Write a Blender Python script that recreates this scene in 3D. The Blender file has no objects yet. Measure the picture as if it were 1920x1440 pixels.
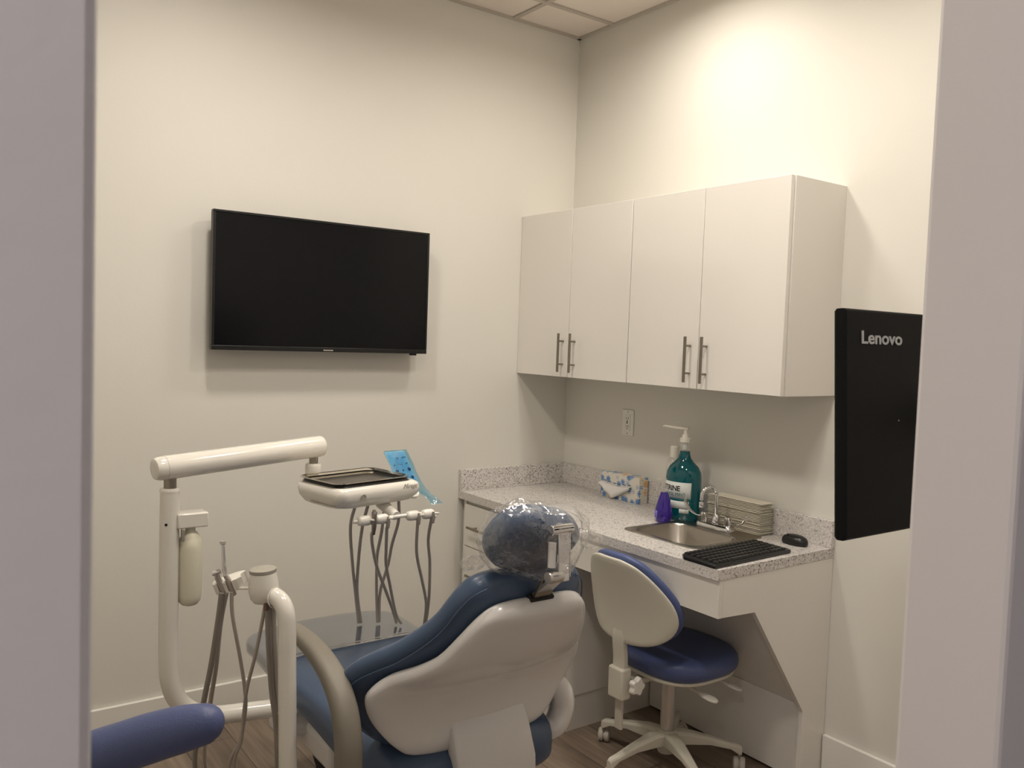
import bpy, bmesh, math, random
from mathutils import Vector, Matrix, noise
random.seed(7)
PI = math.pi
S = bpy.context.scene
COL = S.collection
V = Vector

# ------------------------------------------------------------------ materials
def lin(c):
    c = c / 255.0
    return c / 12.92 if c <= 0.04045 else ((c + 0.055) / 1.055) ** 2.4
def rgb(r, g, b): return (lin(r), lin(g), lin(b), 1.0)

def mat(name, color, rough=0.5, metal=0.0, coat=0.0, bump=0.0, bscale=200.0, mottling=0.0, trans=0.0, ior=1.45, sheen=0.0, spec=0.5):
    m = bpy.data.materials.new(name); m.use_nodes = True
    nt = m.node_tree; b = nt.nodes['Principled BSDF']
    b.inputs['Base Color'].default_value = color
    b.inputs['Roughness'].default_value = rough
    b.inputs['Metallic'].default_value = metal
    b.inputs['Coat Weight'].default_value = coat
    b.inputs['Coat Roughness'].default_value = 0.08
    b.inputs['Transmission Weight'].default_value = trans
    b.inputs['IOR'].default_value = ior
    b.inputs['Sheen Weight'].default_value = sheen
    b.inputs['Specular IOR Level'].default_value = spec
    tc = nt.nodes.new('ShaderNodeTexCoord')
    if bump > 0:
        n = nt.nodes.new('ShaderNodeTexNoise'); n.inputs['Scale'].default_value = bscale; n.inputs['Detail'].default_value = 3
        bp = nt.nodes.new('ShaderNodeBump'); bp.inputs['Strength'].default_value = bump; bp.inputs['Distance'].default_value = 0.002
        nt.links.new(tc.outputs['Object'], n.inputs['Vector']); nt.links.new(n.outputs['Fac'], bp.inputs['Height'])
        nt.links.new(bp.outputs['Normal'], b.inputs['Normal'])
    if mottling > 0:
        n = nt.nodes.new('ShaderNodeTexNoise'); n.inputs['Scale'].default_value = 3.0; n.inputs['Detail'].default_value = 4
        mx = nt.nodes.new('ShaderNodeMix'); mx.data_type = 'RGBA'
        mx.inputs[6].default_value = color
        mx.inputs[7].default_value = tuple(c * (1 - mottling) for c in color[:3]) + (1,)
        nt.links.new(tc.outputs['Object'], n.inputs['Vector']); nt.links.new(n.outputs['Fac'], mx.inputs[0])
        nt.links.new(mx.outputs[2], b.inputs['Base Color'])
    return m

M = {}
M['wall'] = mat('painted_wall', rgb(222, 219, 210), 0.6, bump=0.12, bscale=140, mottling=0.02)
M['jamb'] = mat('painted_wall_hall', rgb(218, 213, 210), 0.55, bump=0.12, bscale=90, mottling=0.02)
M['trim'] = mat('semigloss_trim', rgb(232, 230, 222), 0.3)
M['tile'] = mat('ceiling_tile', rgb(232, 222, 212), 0.9, bump=0.6, bscale=260)
M['grid'] = mat('ceiling_grid_metal', rgb(190, 182, 170), 0.5)
M['gloss_white'] = mat('gloss_white_laminate', rgb(231, 227, 219), 0.12, coat=0.3)
M['cab_body'] = mat('white_melamine', rgb(229, 225, 217), 0.3)
M['nickel'] = mat('brushed_nickel', rgb(150, 143, 132), 0.32, metal=1.0)
M['chrome'] = mat('chrome', rgb(225, 225, 225), 0.06, metal=1.0)
M['steel'] = mat('brushed_steel', rgb(178, 172, 163), 0.28, metal=1.0, bump=0.1, bscale=60)
M['traysteel'] = mat('polished_tray_steel', rgb(222, 216, 204), 0.16, metal=1.0)
M['black'] = mat('black_plastic', rgb(16, 17, 17), 0.35)
M['matblack'] = mat('matte_black_plastic', rgb(13, 14, 14), 0.55, bump=0.1, bscale=500, spec=0.15)
M['screen'] = mat('dark_screen', rgb(8, 9, 12), 0.2, spec=0.25)
M['keyblack'] = mat('keyboard_black', rgb(26, 27, 28), 0.3)
M['dentwhite'] = mat('glossy_white_enamel', rgb(228, 224, 214), 0.18, coat=0.5)
M['shell'] = mat('white_chair_shell', rgb(221, 219, 216), 0.24, coat=0.25)
M['ivory'] = mat('ivory_plastic', rgb(208, 204, 190), 0.38)
M['lightgrey'] = mat('light_grey_plastic', rgb(196, 190, 178), 0.4)
M['blue'] = mat('blue_vinyl', rgb(66, 84, 110), 0.36, bump=0.18, bscale=420, coat=0.1)
M['stoolblue'] = mat('royal_blue_vinyl', rgb(78, 91, 134), 0.38, bump=0.18, bscale=420)
M['padblue'] = mat('navy_blue_vinyl', rgb(78, 88, 128), 0.42, bump=0.3, bscale=300)
M['armgrey'] = mat('grey_arm_rubber', rgb(130, 124, 112), 0.5)
M['capgrey'] = mat('grey_cap', rgb(165, 160, 148), 0.45)
M['hose'] = mat('grey_hose', rgb(178, 170, 160), 0.4)
M['steelbright'] = mat('satin_steel', rgb(205, 202, 198), 0.28, metal=0.85)
M['hosedark'] = mat('dark_grey_hose', rgb(146, 139, 130), 0.42)
M['bottlemilk'] = mat('milky_bottle', rgb(226, 222, 200), 0.4, trans=0.08)
M['rubber'] = mat('black_rubber', rgb(20, 20, 20), 0.6)
M['paper'] = mat('white_paper', rgb(228, 222, 205), 0.9)
M['tissue'] = mat('tissue_paper', rgb(232, 230, 226), 0.95)
M['pumpwhite'] = mat('white_pump_plastic', rgb(232, 228, 214), 0.35)
M['labelwhite'] = mat('label_white', rgb(222, 226, 222), 0.5)
M['inkblack'] = mat('ink_black', rgb(14, 16, 18), 0.5)
M['inkteal'] = mat('ink_teal', rgb(20, 105, 115), 0.5)
M['logogrey'] = mat('logo_grey', rgb(170, 172, 172), 0.35, metal=0.3)
M['socket_dark'] = mat('socket_dark', rgb(50, 46, 42), 0.5)
M['castor'] = mat('castor_grey', rgb(198, 193, 182), 0.45)
M['shadow_gap'] = mat('gap_grey', rgb(120, 115, 108), 0.7)

def nodes(m): return m.node_tree.nodes, m.node_tree.links

# wooden plank floor
m = M['floor'] = mat('grey_brown_plank_floor', rgb(112, 98, 84), 0.42)
n, l = nodes(m); b = n['Principled BSDF']
tc = n.new('ShaderNodeTexCoord'); mp = n.new('ShaderNodeMapping'); mp.inputs['Rotation'].default_value = (0, 0, PI / 2)
br = n.new('ShaderNodeTexBrick'); br.inputs['Scale'].default_value = 1.0
br.inputs['Brick Width'].default_value = 1.2; br.inputs['Row Height'].default_value = 0.18; br.inputs['Mortar Size'].default_value = 0.0015
br.inputs['Color1'].default_value = rgb(142, 127, 112); br.inputs['Color2'].default_value = rgb(120, 106, 93); br.inputs['Mortar'].default_value = rgb(58, 50, 43)
mp2 = n.new('ShaderNodeMapping'); mp2.inputs['Scale'].default_value = (22, 1.3, 1)
ns = n.new('ShaderNodeTexNoise'); ns.inputs['Scale'].default_value = 2.2; ns.inputs['Detail'].default_value = 7; ns.inputs['Distortion'].default_value = 0.6
cr = n.new('ShaderNodeValToRGB'); cr.color_ramp.elements[0].position = 0.3; cr.color_ramp.elements[0].color = (0.62, 0.6, 0.58, 1); cr.color_ramp.elements[1].position = 0.7; cr.color_ramp.elements[1].color = (1.12, 1.1, 1.08, 1)
mx = n.new('ShaderNodeMix'); mx.data_type = 'RGBA'; mx.blend_type = 'MULTIPLY'; mx.inputs[0].default_value = 0.85
l.new(tc.outputs['Object'], mp.inputs['Vector']); l.new(mp.outputs[0], br.inputs['Vector'])
l.new(tc.outputs['Object'], mp2.inputs['Vector']); l.new(mp2.outputs[0], ns.inputs['Vector']); l.new(ns.outputs['Fac'], cr.inputs[0])
l.new(br.outputs['Color'], mx.inputs[6]); l.new(cr.outputs[0], mx.inputs[7]); l.new(mx.outputs[2], b.inputs['Base Color'])

# speckled quartz
m = M['quartz'] = mat('speckled_quartz', rgb(206, 201, 196), 0.3)
n, l = nodes(m); b = n['Principled BSDF']
tc = n.new('ShaderNodeTexCoord')
def speck(scale, lo, hi, col, prev, rand=1.0, thresh=None):
    vo = n.new('ShaderNodeTexVoronoi'); vo.inputs['Scale'].default_value = scale; vo.inputs['Randomness'].default_value = rand
    nz = n.new('ShaderNodeTexNoise'); nz.inputs['Scale'].default_value = scale * 1.7; nz.inputs['Detail'].default_value = 2
    ad = n.new('ShaderNodeVectorMath'); ad.operation = 'MULTIPLY_ADD'
    l.new(tc.outputs['Object'], nz.inputs['Vector'])
    l.new(nz.outputs['Color'], ad.inputs[0]); ad.inputs[1].default_value = (0.008,) * 3; l.new(tc.outputs['Object'], ad.inputs[2])
    l.new(ad.outputs[0], vo.inputs['Vector'])
    sp = n.new('ShaderNodeSeparateColor'); l.new(vo.outputs['Color'], sp.inputs[0])
    # cell picks: only some cells carry a speck
    gt = n.new('ShaderNodeMath'); gt.operation = 'GREATER_THAN'; gt.inputs[1].default_value = thresh; l.new(sp.outputs[0], gt.inputs[0])
    mr = n.new('ShaderNodeMapRange'); mr.inputs[1].default_value = lo; mr.inputs[2].default_value = hi; mr.inputs[3].default_value = 1; mr.inputs[4].default_value = 0
    l.new(vo.outputs['Distance'], mr.inputs[0])
    mu = n.new('ShaderNodeMath'); mu.operation = 'MULTIPLY'; l.new(gt.outputs[0], mu.inputs[0]); l.new(mr.outputs[0], mu.inputs[1])
    mi = n.new('ShaderNodeMix'); mi.data_type = 'RGBA'; l.new(mu.outputs[0], mi.inputs[0]); l.new(prev, mi.inputs[6]); mi.inputs[7].default_value = col
    return mi.outputs[2]
base = n.new('ShaderNodeTexNoise'); base.inputs['Scale'].default_value = 170; base.inputs['Detail'].default_value = 3; l.new(tc.outputs['Object'], base.inputs['Vector'])
cr = n.new('ShaderNodeValToRGB'); cr.color_ramp.elements[0].position = 0.35; cr.color_ramp.elements[0].color = rgb(190, 185, 180)
cr.color_ramp.elements[1].position = 0.62; cr.color_ramp.elements[1].color = rgb(224, 220, 215); l.new(base.outputs['Fac'], cr.inputs[0])
c = cr.outputs[0]
c = speck(95, 0.25, 0.45, rgb(150, 143, 138), c, thresh=0.55)
c = speck(120, 0.22, 0.4, rgb(120, 113, 108), c, thresh=0.72)
c = speck(75, 0.2, 0.3, rgb(80, 66, 58), c, thresh=0.84)
l.new(c, b.inputs['Base Color'])

def glassy(name, color, rough=0.02, ior=1.4):
    m = bpy.data.materials.new(name); m.use_nodes = True
    b = m.node_tree.nodes['Principled BSDF']
    b.inputs['Base Color'].default_value = color; b.inputs['Roughness'].default_value = rough
    b.inputs['Transmission Weight'].default_value = 1.0; b.inputs['IOR'].default_value = ior
    return m
def film(name, tint=(1, 1, 1, 1), base_op=0.06, edge=0.5, rough=0.1, whit=(0.9, 0.9, 0.9, 1), bscale=30, bstr=0.6, gloss=0.75):
    """thin plastic film: see-through with a glossy coat and some white haze"""
    m = bpy.data.materials.new(name); m.use_nodes = True
    n = m.node_tree.nodes; l = m.node_tree.links; n.clear()
    out = n.new('ShaderNodeOutputMaterial'); tr = n.new('ShaderNodeBsdfTransparent'); tr.inputs[0].default_value = tint
    gl = n.new('ShaderNodeBsdfGlossy'); gl.inputs['Roughness'].default_value = rough; gl.inputs['Color'].default_value = (1, 1, 1, 1)
    df = n.new('ShaderNodeBsdfDiffuse'); df.inputs[0].default_value = whit
    lw = n.new('ShaderNodeLayerWeight'); lw.inputs[0].default_value = 0.35
    tc = n.new('ShaderNodeTexCoord'); nz = n.new('ShaderNodeTexNoise'); nz.inputs['Scale'].default_value = bscale; nz.inputs['Detail'].default_value = 3
    bp = n.new('ShaderNodeBump'); bp.inputs['Strength'].default_value = bstr; bp.inputs['Distance'].default_value = 0.01
    l.new(tc.outputs['Object'], nz.inputs['Vector']); l.new(nz.outputs['Fac'], bp.inputs['Height'])
    for q in (gl, df, lw): l.new(bp.outputs['Normal'], q.inputs['Normal'])
    mr = n.new('ShaderNodeMapRange'); mr.inputs[3].default_value = base_op; mr.inputs[4].default_value = edge
    l.new(lw.outputs['Facing'], mr.inputs[0])
    m1 = n.new('ShaderNodeMixShader'); m1.inputs[0].default_value = gloss; l.new(df.outputs[0], m1.inputs[1]); l.new(gl.outputs[0], m1.inputs[2])
    m2 = n.new('ShaderNodeMixShader'); l.new(mr.outputs[0], m2.inputs[0]); l.new(tr.outputs[0], m2.inputs[1]); l.new(m1.outputs[0], m2.inputs[2])
    l.new(m2.outputs[0], out.inputs[0])
    return m
M['bag'] = film('clear_plastic_film', base_op=0.07, edge=0.55, rough=0.1, bscale=34, bstr=1.0, gloss=0.88)
M['cover'] = film('grey_plastic_cover', tint=(0.9, 0.9, 0.9, 1), base_op=0.36, edge=0.7, rough=0.04, whit=rgb(140, 146, 150), bscale=4, bstr=0.05)
M['bluefilm'] = film('blue_barrier_film', tint=rgb(165, 220, 246), base_op=0.12, edge=0.5, rough=0.15, whit=rgb(120, 200, 240), bscale=40, bstr=0.6)
M['clearbottle'] = film('clear_thin_plastic', base_op=0.10, edge=0.45, rough=0.08, whit=rgb(220, 214, 196), bscale=10, bstr=0.1)
M['teal'] = glassy('teal_liquid', rgb(0, 150, 165), 0.03)
M['teal'] = mat('teal_mouthwash', rgb(0, 112, 124), 0.06, trans=0.55, ior=1.35, coat=0.6)
M['purple'] = mat('purple_soap', rgb(78, 50, 175), 0.06, trans=0.6, ior=1.35, coat=0.6)
M['padcyan'] = mat('light_blue_panel', rgb(196, 230, 244), 0.35)

# tissue box flower print
m = M['tissuebox'] = mat('flower_print_card', rgb(225, 220, 208), 0.5)
n, l = nodes(m); b = n['Principled BSDF']; tc = n.new('ShaderNodeTexCoord')
vo = n.new('ShaderNodeTexVoronoi'); vo.inputs['Scale'].default_value = 30; vo.inputs['Randomness'].default_value = 0.75
l.new(tc.outputs['Object'], vo.inputs['Vector'])
sub = n.new('ShaderNodeVectorMath'); sub.operation = 'SUBTRACT'; l.new(tc.outputs['Object'], sub.inputs[0]); l.new(vo.outputs['Position'], sub.inputs[1])
sx = n.new('ShaderNodeSeparateXYZ'); l.new(sub.outputs[0], sx.inputs[0])
at = n.new('ShaderNodeMath'); at.operation = 'ARCTAN2'; l.new(sx.outputs[2], at.inputs[0]); l.new(sx.outputs[1], at.inputs[1])
mu = n.new('ShaderNodeMath'); mu.operation = 'MULTIPLY'; mu.inputs[1].default_value = 9; l.new(at.outputs[0], mu.inputs[0])
co = n.new('ShaderNodeMath'); co.operation = 'COSINE'; l.new(mu.outputs[0], co.inputs[0])
ma = n.new('ShaderNodeMath'); ma.operation = 'MULTIPLY_ADD'; ma.inputs[1].default_value = 0.13; ma.inputs[2].default_value = 0.42; l.new(co.outputs[0], ma.inputs[0])
lt = n.new('ShaderNodeMath'); lt.operation = 'LESS_THAN'; l.new(vo.outputs['Distance'], lt.inputs[0]); l.new(ma.outputs[0], lt.inputs[1])
sc = n.new('ShaderNodeSeparateColor'); l.new(vo.outputs['Color'], sc.inputs[0])
cr = n.new('ShaderNodeValToRGB'); cr.color_ramp.interpolation = 'CONSTANT'
e = cr.color_ramp.elements; e[0].position = 0; e[0].color = rgb(98, 138, 190); e[1].position = 0.5; e[1].color = rgb(222, 178, 118)
x = e.new(0.64); x.color = rgb(124, 158, 200); x = e.new(0.85); x.color = rgb(226, 178, 112)
l.new(sc.outputs[0], cr.inputs[0])
mi = n.new('ShaderNodeMix'); mi.data_type = 'RGBA'; l.new(lt.outputs[0], mi.inputs[0]); mi.inputs[6].default_value = rgb(226, 221, 208); l.new(cr.outputs[0], mi.inputs[7])
l.new(mi.outputs[2], b.inputs['Base Color'])

def emis(name, color, strength):
    m = bpy.data.materials.new(name); m.use_nodes = True
    b = m.node_tree.nodes['Principled BSDF']
    b.inputs['Base Color'].default_value = color; b.inputs['Emission Color'].default_value = color; b.inputs['Emission Strength'].default_value = strength
    return m

# ------------------------------------------------------------------ geometry helpers
class MB:
    def __init__(s): s.bm = bmesh.new()
    def box(s, x0, y0, z0, x1, y1, z1):
        c = [(x, y, z) for z in (z0, z1) for x, y in ((x0, y0), (x1, y0), (x1, y1), (x0, y1))]
        v = [s.bm.verts.new(p) for p in c]
        for f in ((3, 2, 1, 0), (4, 5, 6, 7), (0, 1, 5, 4), (1, 2, 6, 5), (2, 3, 7, 6), (3, 0, 4, 7)): s.bm.faces.new([v[i] for i in f])
        return s
    def ring(s, rings, closed=True, cap0=True, cap1=True):
        vs = [[s.bm.verts.new(p) for p in r] for r in rings]
        n = len(rings[0])
        for a, b in zip(vs, vs[1:]):
            for i in range(n if closed else n - 1):
                s.bm.faces.new((a[i], a[(i + 1) % n], b[(i + 1) % n], b[i]))
        if closed and cap0: s.bm.faces.new(vs[0][::-1])
        if closed and cap1: s.bm.faces.new(vs[-1])
        return s
    def tube(s, pts, r, seg=12, smooth=0, flat=None, cap=True):
        """round tube through points; r number or list; flat=(a,b) axis ratios in frame"""
        pts = [V(p) for p in pts]
        if not isinstance(r, (list, tuple)): r = [r] * len(pts)
        if smooth: pts, r = catmull(pts, r, smooth)
        ups = None; rings = []
        for i, p in enumerate(pts):
            t = (pts[min(i + 1, len(pts) - 1)] - pts[max(i - 1, 0)]).normalized()
            if ups is None:
                ref = V((0, 0, 1)) if abs(t.z) < 0.9 else V((1, 0, 0))
                ups = (ref - t * ref.dot(t)).normalized()
            else:
                ups = (ups - t * ups.dot(t)).normalized()
            sd = t.cross(ups)
            rings.append([p + (ups * math.cos(2 * PI * k / seg) + sd * math.sin(2 * PI * k / seg)) * max(r[i], 1e-5) for k in range(seg)])
        return s.ring(rings, cap0=cap, cap1=cap)
    def band(s, pts, wd, th, side, smooth=6, seg=16, ex=3.0):
        """superelliptic band swept along pts; side = width direction"""
        pts = [V(p) for p in pts]
        if not isinstance(wd, (list, tuple)): wd = [wd] * len(pts)
        if not isinstance(th, (list, tuple)): th = [th] * len(pts)
        P, W = catmull(pts, wd, smooth); _, T = catmull(pts, th, smooth)
        side = V(side); rings = []
        for i, p in enumerate(P):
            t = (P[min(i + 1, len(P) - 1)] - P[max(i - 1, 0)]).normalized()
            sd = (side - t * side.dot(t)).normalized(); up = t.cross(sd)
            rings.append([p + sd * W[i] * se(2 * PI * k / seg, ex)[0] + up * T[i] * se(2 * PI * k / seg, ex)[1] for k in range(seg)])
        return s.ring(rings)
    def lathe(s, prof, c=(0, 0, 0), axis=(0, 0, 1), seg=24, sx=1.0, sy=1.0, xdir=None):
        ax = V(axis).normalized()
        if xdir is None: xdir = V((1, 0, 0)) if abs(ax.x) < 0.9 else V((0, 1, 0))
        xd = (V(xdir) - ax * ax.dot(V(xdir))).normalized(); yd = ax.cross(xd); c = V(c)
        return s.ring([[c + ax * z + (xd * math.cos(2 * PI * k / seg) * sx + yd * math.sin(2 * PI * k / seg) * sy) * max(r, 1e-5) for k in range(seg)] for r, z in prof])
    def prism(s, poly, fn, d0, d1):
        """poly list of (a,b); fn(a,b,d)->xyz; extruded from d0 to d1"""
        return s.ring([[V(fn(a, b, d)) for a, b in poly] for d in (d0, d1)])
    def grid(s, fn, nu, nv):
        vs = [[s.bm.verts.new(fn(i / nu, j / nv)) for j in range(nv + 1)] for i in range(nu + 1)]
        for i in range(nu):
            for j in range(nv): s.bm.faces.new((vs[i][j], vs[i + 1][j], vs[i + 1][j + 1], vs[i][j + 1]))
        return s

def se(t, e):
    c, q = math.cos(t), math.sin(t)
    return (math.copysign(abs(c) ** (2 / e), c), math.copysign(abs(q) ** (2 / e), q))
def catmull(P, R, n):
    out, ro = [], []
    for i in range(len(P) - 1):
        p0, p1, p2, p3 = P[max(i - 1, 0)], P[i], P[i + 1], P[min(i + 2, len(P) - 1)]
        for k in range(n):
            t = k / n
            out.append(0.5 * ((2 * p1) + (p2 - p0) * t + (2 * p0 - 5 * p1 + 4 * p2 - p3) * t * t + (3 * p1 - p0 - 3 * p2 + p3) * t ** 3))
            ro.append(R[i] * (1 - t) + R[i + 1] * t)
    out.append(P[-1]); ro.append(R[-1])
    return out, ro

def wpos(o):
    p = V((0, 0, 0))
    while o: p += o.location; o = o.parent
    return p
def obj(name, mb, m, parent=None, smooth=True, bevel=0.0, bseg=2, sub=0, angle=35, solid=0.0):
    bm = mb.bm
    bmesh.ops.recalc_face_normals(bm, faces=bm.faces)
    xs = [v.co for v in bm.verts]
    c = V(((min(p.x for p in xs) + max(p.x for p in xs)) / 2, (min(p.y for p in xs) + max(p.y for p in xs)) / 2, min(p.z for p in xs)))
    for v in bm.verts: v.co -= c
    me = bpy.data.meshes.new(name); bm.to_mesh(me); bm.free()
    me.materials.append(m)
    o = bpy.data.objects.new(name, me); COL.objects.link(o)
    if parent: o.parent = parent; o.location = c - wpos(parent)
    else: o.location = c
    if smooth:
        for p in me.polygons: p.use_smooth = True
        me.set_sharp_from_angle(angle=math.radians(angle))
    if solid: d = o.modifiers.new('solid', 'SOLIDIFY'); d.thickness = solid; d.offset = 0
    if bevel:
        d = o.modifiers.new('bevel', 'BEVEL'); d.width = bevel; d.segments = bseg; d.limit_method = 'ANGLE'; d.angle_limit = math.radians(30)
    if sub: d = o.modifiers.new('sub', 'SUBSURF'); d.levels = sub; d.render_levels = sub
    return o
def thing(name, loc, label, cat, group=None):
    o = bpy.data.objects.new(name, None); o.empty_display_size = 0.05; COL.objects.link(o); o.location = loc
    return tag(o, label, cat, group)
def tag(o, label, cat, group=None, kind=None):
    o['label'] = label; o['category'] = cat
    if group: o['group'] = group
    if kind: o['kind'] = kind
    return o
def struct(name, mb, m, parent=None, **k):
    o = obj(name, mb, m, parent, **k)
    o['kind'] = 'structure'
    return o
def dup(root, loc):
    r = root.copy(); COL.objects.link(r); r.location = loc
    for ch in list(root.children):
        c = ch.copy(); COL.objects.link(c); c.parent = r
        for g in list(ch.children):
            d = g.copy(); COL.objects.link(d); d.parent = c
    return r
def text(name, s, size, m, origin, xdir, ydir, parent, depth=0.0006, bold=0.0, warp=None, spacing=1.0, sx=1.0, shear=0.0):
    cu = bpy.data.curves.new('t', 'FONT'); cu.body = s; cu.size = size; cu.extrude = depth; cu.offset = bold; cu.space_character = spacing; cu.shear = shear
    to = bpy.data.objects.new('t', cu); COL.objects.link(to)
    bpy.context.view_layer.update()
    me = bpy.data.meshes.new_from_object(to.evaluated_get(bpy.context.evaluated_depsgraph_get()))
    bpy.data.objects.remove(to)
    mb = MB(); mb.bm.from_mesh(me); bpy.data.meshes.remove(me)
    xd, yd = V(xdir).normalized(), V(ydir).normalized(); zd = xd.cross(yd)
    bmesh.ops.triangulate(mb.bm, faces=mb.bm.faces)
    for v in mb.bm.verts:
        p = v.co.copy(); p.x *= sx
        v.co = warp(p) if warp else V(origin) + xd * p.x + yd * p.y + zd * p.z
    return obj(name, mb, m, parent, smooth=False)

CX = -1.56                                   # centre plane of the dental chair
H = 0.86                                     # counter height
ZC = 3.09                                    # ceiling

# ------------------------------------------------------------------ room
XL, YF, YH = -3.15, -2.83, -2.95
struct('floor', MB().box(-4.3, -5.2, -0.06, 0.12, 0.12, 0), M['floor'], smooth=False)
struct('wall_back', MB().box(XL - 0.1, 0, 0, 0.12, 0.12, ZC + 0.02), M['wall'], smooth=False)
struct('wall_right', MB().box(0, -2.95, 0, 0.12, 0, ZC + 0.02), M['wall'], smooth=False)
struct('wall_left', MB().box(XL - 0.12, YH, 0, XL, 0, ZC + 0.02), M['wall'], smooth=False)
struct('wall_front', MB().box(XL, YH, 0, -2.714, YF, ZC).box(-1.796, YH, 0, 0, YF, ZC).box(-2.714, YH, 2.45, -1.796, YF, ZC), M['jamb'], bevel=0.006, smooth=False)
struct('wall_hall', MB().box(-4.3, -5.2, 0, -4.2, YH, ZC).box(-4.2, -5.2, 0, 0.12, -5.1, ZC), M['jamb'], smooth=False)
cl = struct('ceiling', MB().box(-4.3, -5.2, ZC + 0.005, 0.12, 0.12, ZC + 0.08), M['tile'], smooth=False)
g = MB()
x = -0.415
while x > XL: g.box(x - 0.012, YF, ZC - 0.002, x + 0.012, 0, ZC + 0.01); x -= 0.61
y = -0.262
while y > YF: g.box(XL, y - 0.012, ZC - 0.003, 0, y + 0.012, ZC + 0.01); y -= 0.61
g.box(XL, -0.02, ZC - 0.004, 0, 0, ZC + 0.01).box(-0.02, YF, ZC - 0.004, 0, 0, ZC + 0.01)
struct('ceiling_grid', g, M['grid'], cl, smooth=False)
struct('baseboard_back', MB().box(XL, -0.016, 0, -0.62, 0, 0.166), M['trim'], bevel=0.004)
struct('baseboard_right', MB().box(-0.016, YF, 0, 0, -1.575, 0.166), M['trim'], bevel=0.004)

def downlight(x, y, r, watt, col, label, spread=150):
    z = ZC
    t = thing('ceiling_light', (x, y, z), label, 'ceiling light')
    obj('trim_ring', MB().lathe([(r, -0.001), (r + 0.002, -0.006), (r + 0.014, -0.005), (r + 0.016, 0.0)], (x, y, z), seg=32), M['trim'], t)
    obj('lens', MB().lathe([(0.001, -0.001), (r, -0.001), (r, 0.001), (0.001, 0.001)], (x, y, z), seg=32), emis('lamp_lens', col + (1,), 6.0), t)
    la = bpy.data.lights.new('lamp', 'AREA'); la.shape = 'DISK'; la.size = 2 * r; la.energy = watt; la.color = col; la.spread = math.radians(spread)
    o = bpy.data.objects.new('lamp', la); COL.objects.link(o); o.parent = t; o.location = (0, 0, -0.008)
WARM = (1.0, 0.93, 0.85)
downlight(-1.92, -0.97, 0.12, 8.5, WARM, 'round recessed ceiling light above the instrument post by the back wall', 165)
downlight(-0.52, -1.0, 0.12, 5.4, WARM, 'round recessed ceiling light above the drawer cabinet', 165)
downlight(-0.90, -1.87, 0.12, 7.7, WARM, 'round recessed ceiling light above the right end of the counter', 165)
downlight(-1.92, -2.15, 0.12, 7.0, WARM, 'round recessed ceiling light just inside the doorway', 165)
HALL = (1.0, 0.955, 0.985)
downlight(-3.8, -3.65, 0.10, 16.0, HALL, 'round recessed ceiling light in the hallway outside the doorway', 170)

# ------------------------------------------------------------------ television
t = thing('television', (-1.365, -0.05, 1.47), 'wide black flat television, switched off, on the wall left of the cabinets', 'television')
def tvp(a, b, d): return (a, -0.1 + d, b)
x0, x1, z0, z1 = -1.821, -0.888, 1.503, 2.031
fr = MB().box(x0, -0.10, z0, x1, -0.072, z0 + 0.018).box(x0, -0.10, z1 - 0.010, x1, -0.072, z1).box(x0, -0.10, z0 + 0.018, x0 + 0.010, -0.072, z1 - 0.01).box(x1 - 0.010, -0.10, z0 + 0.018, x1, -0.072, z1 - 0.01)
obj('bezel', fr, M['black'], t, bevel=0.002)
obj('screen', MB().box(x0 + 0.009, -0.097, z0 + 0.017, x1 - 0.009, -0.075, z1 - 0.009), M['screen'], t, smooth=False)
obj('back_housing', MB().box(x0 + 0.004, -0.073, z0 + 0.004, x1 - 0.004, -0.055, z1 - 0.004).box(-1.7, -0.056, z0 + 0.02, -1.0, -0.03, z1 - 0.2), M['black'], t, bevel=0.003)
obj('wall_mount', MB().box(-1.5, -0.031, 1.6, -1.2, 0, 1.85), M['black'], t)
obj('sensor', MB().box(-0.965, -0.095, z0 - 0.008, -0.935, -0.08, z0 + 0.001), M['black'], t, bevel=0.002)
obj('brand_plate', MB().box(-1.372, -0.1015, z0 + 0.004, -1.33, -0.0995, z0 + 0.009), M['capgrey'], t)

# ------------------------------------------------------------------ wall cabinets
Z0, Z1, DC = 1.416, 2.175, -0.3185
def bar_handle(parent, p0, p1, out):
    """round bar handle from p0 to p1, posts going back along -out"""
    p0, p1, out = V(p0), V(p1), V(out)
    h = MB().tube([p0, p1], 0.006, 14)
    for f in (0.2, 0.8):
        q = p0.lerp(p1, f); h.tube([q, q - out], 0.0042, 10)
    return obj('handle', h, M['nickel'], parent)
W = 1.5434 / 4
for u, (lab, end) in enumerate([('glossy white two door wall cabinet nearest the room corner', 0), ('glossy white two door wall cabinet with the exposed right end, above the sink', 1)]):
    ya, yb = -2 * W * u - (0.002 if u else 0.0), -2 * W * (u + 1)
    t = thing('wall_cabinet', (-0.15, (ya + yb) / 2, Z0), lab, 'cabinet', 'white wall cabinets')
    obj('body', MB().box(DC + 0.022, yb + 0.0005, Z0, 0, ya - 0.0005, Z1), M['cab_body'], t, bevel=0.0015)
    for k in range(2):
        da, db = ya - W * k - 0.0015, ya - W * (k + 1) + 0.0015
        if u and k: db = yb + 0.004
        d = obj('door', MB().box(DC, db, Z0 + 0.001, DC + 0.0185, da, Z1 - 0.001), M['gloss_white'], t, bevel=0.001)
        hy = {(0, 0): -0.351, (0, 1): -0.4325, (1, 0): -1.1185, (1, 1): -1.2005}[(u, k)]
        bar_handle(d, (DC - 0.031, hy, 1.440), (DC - 0.031, hy, 1.615), (-0.031, 0, 0))

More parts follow.
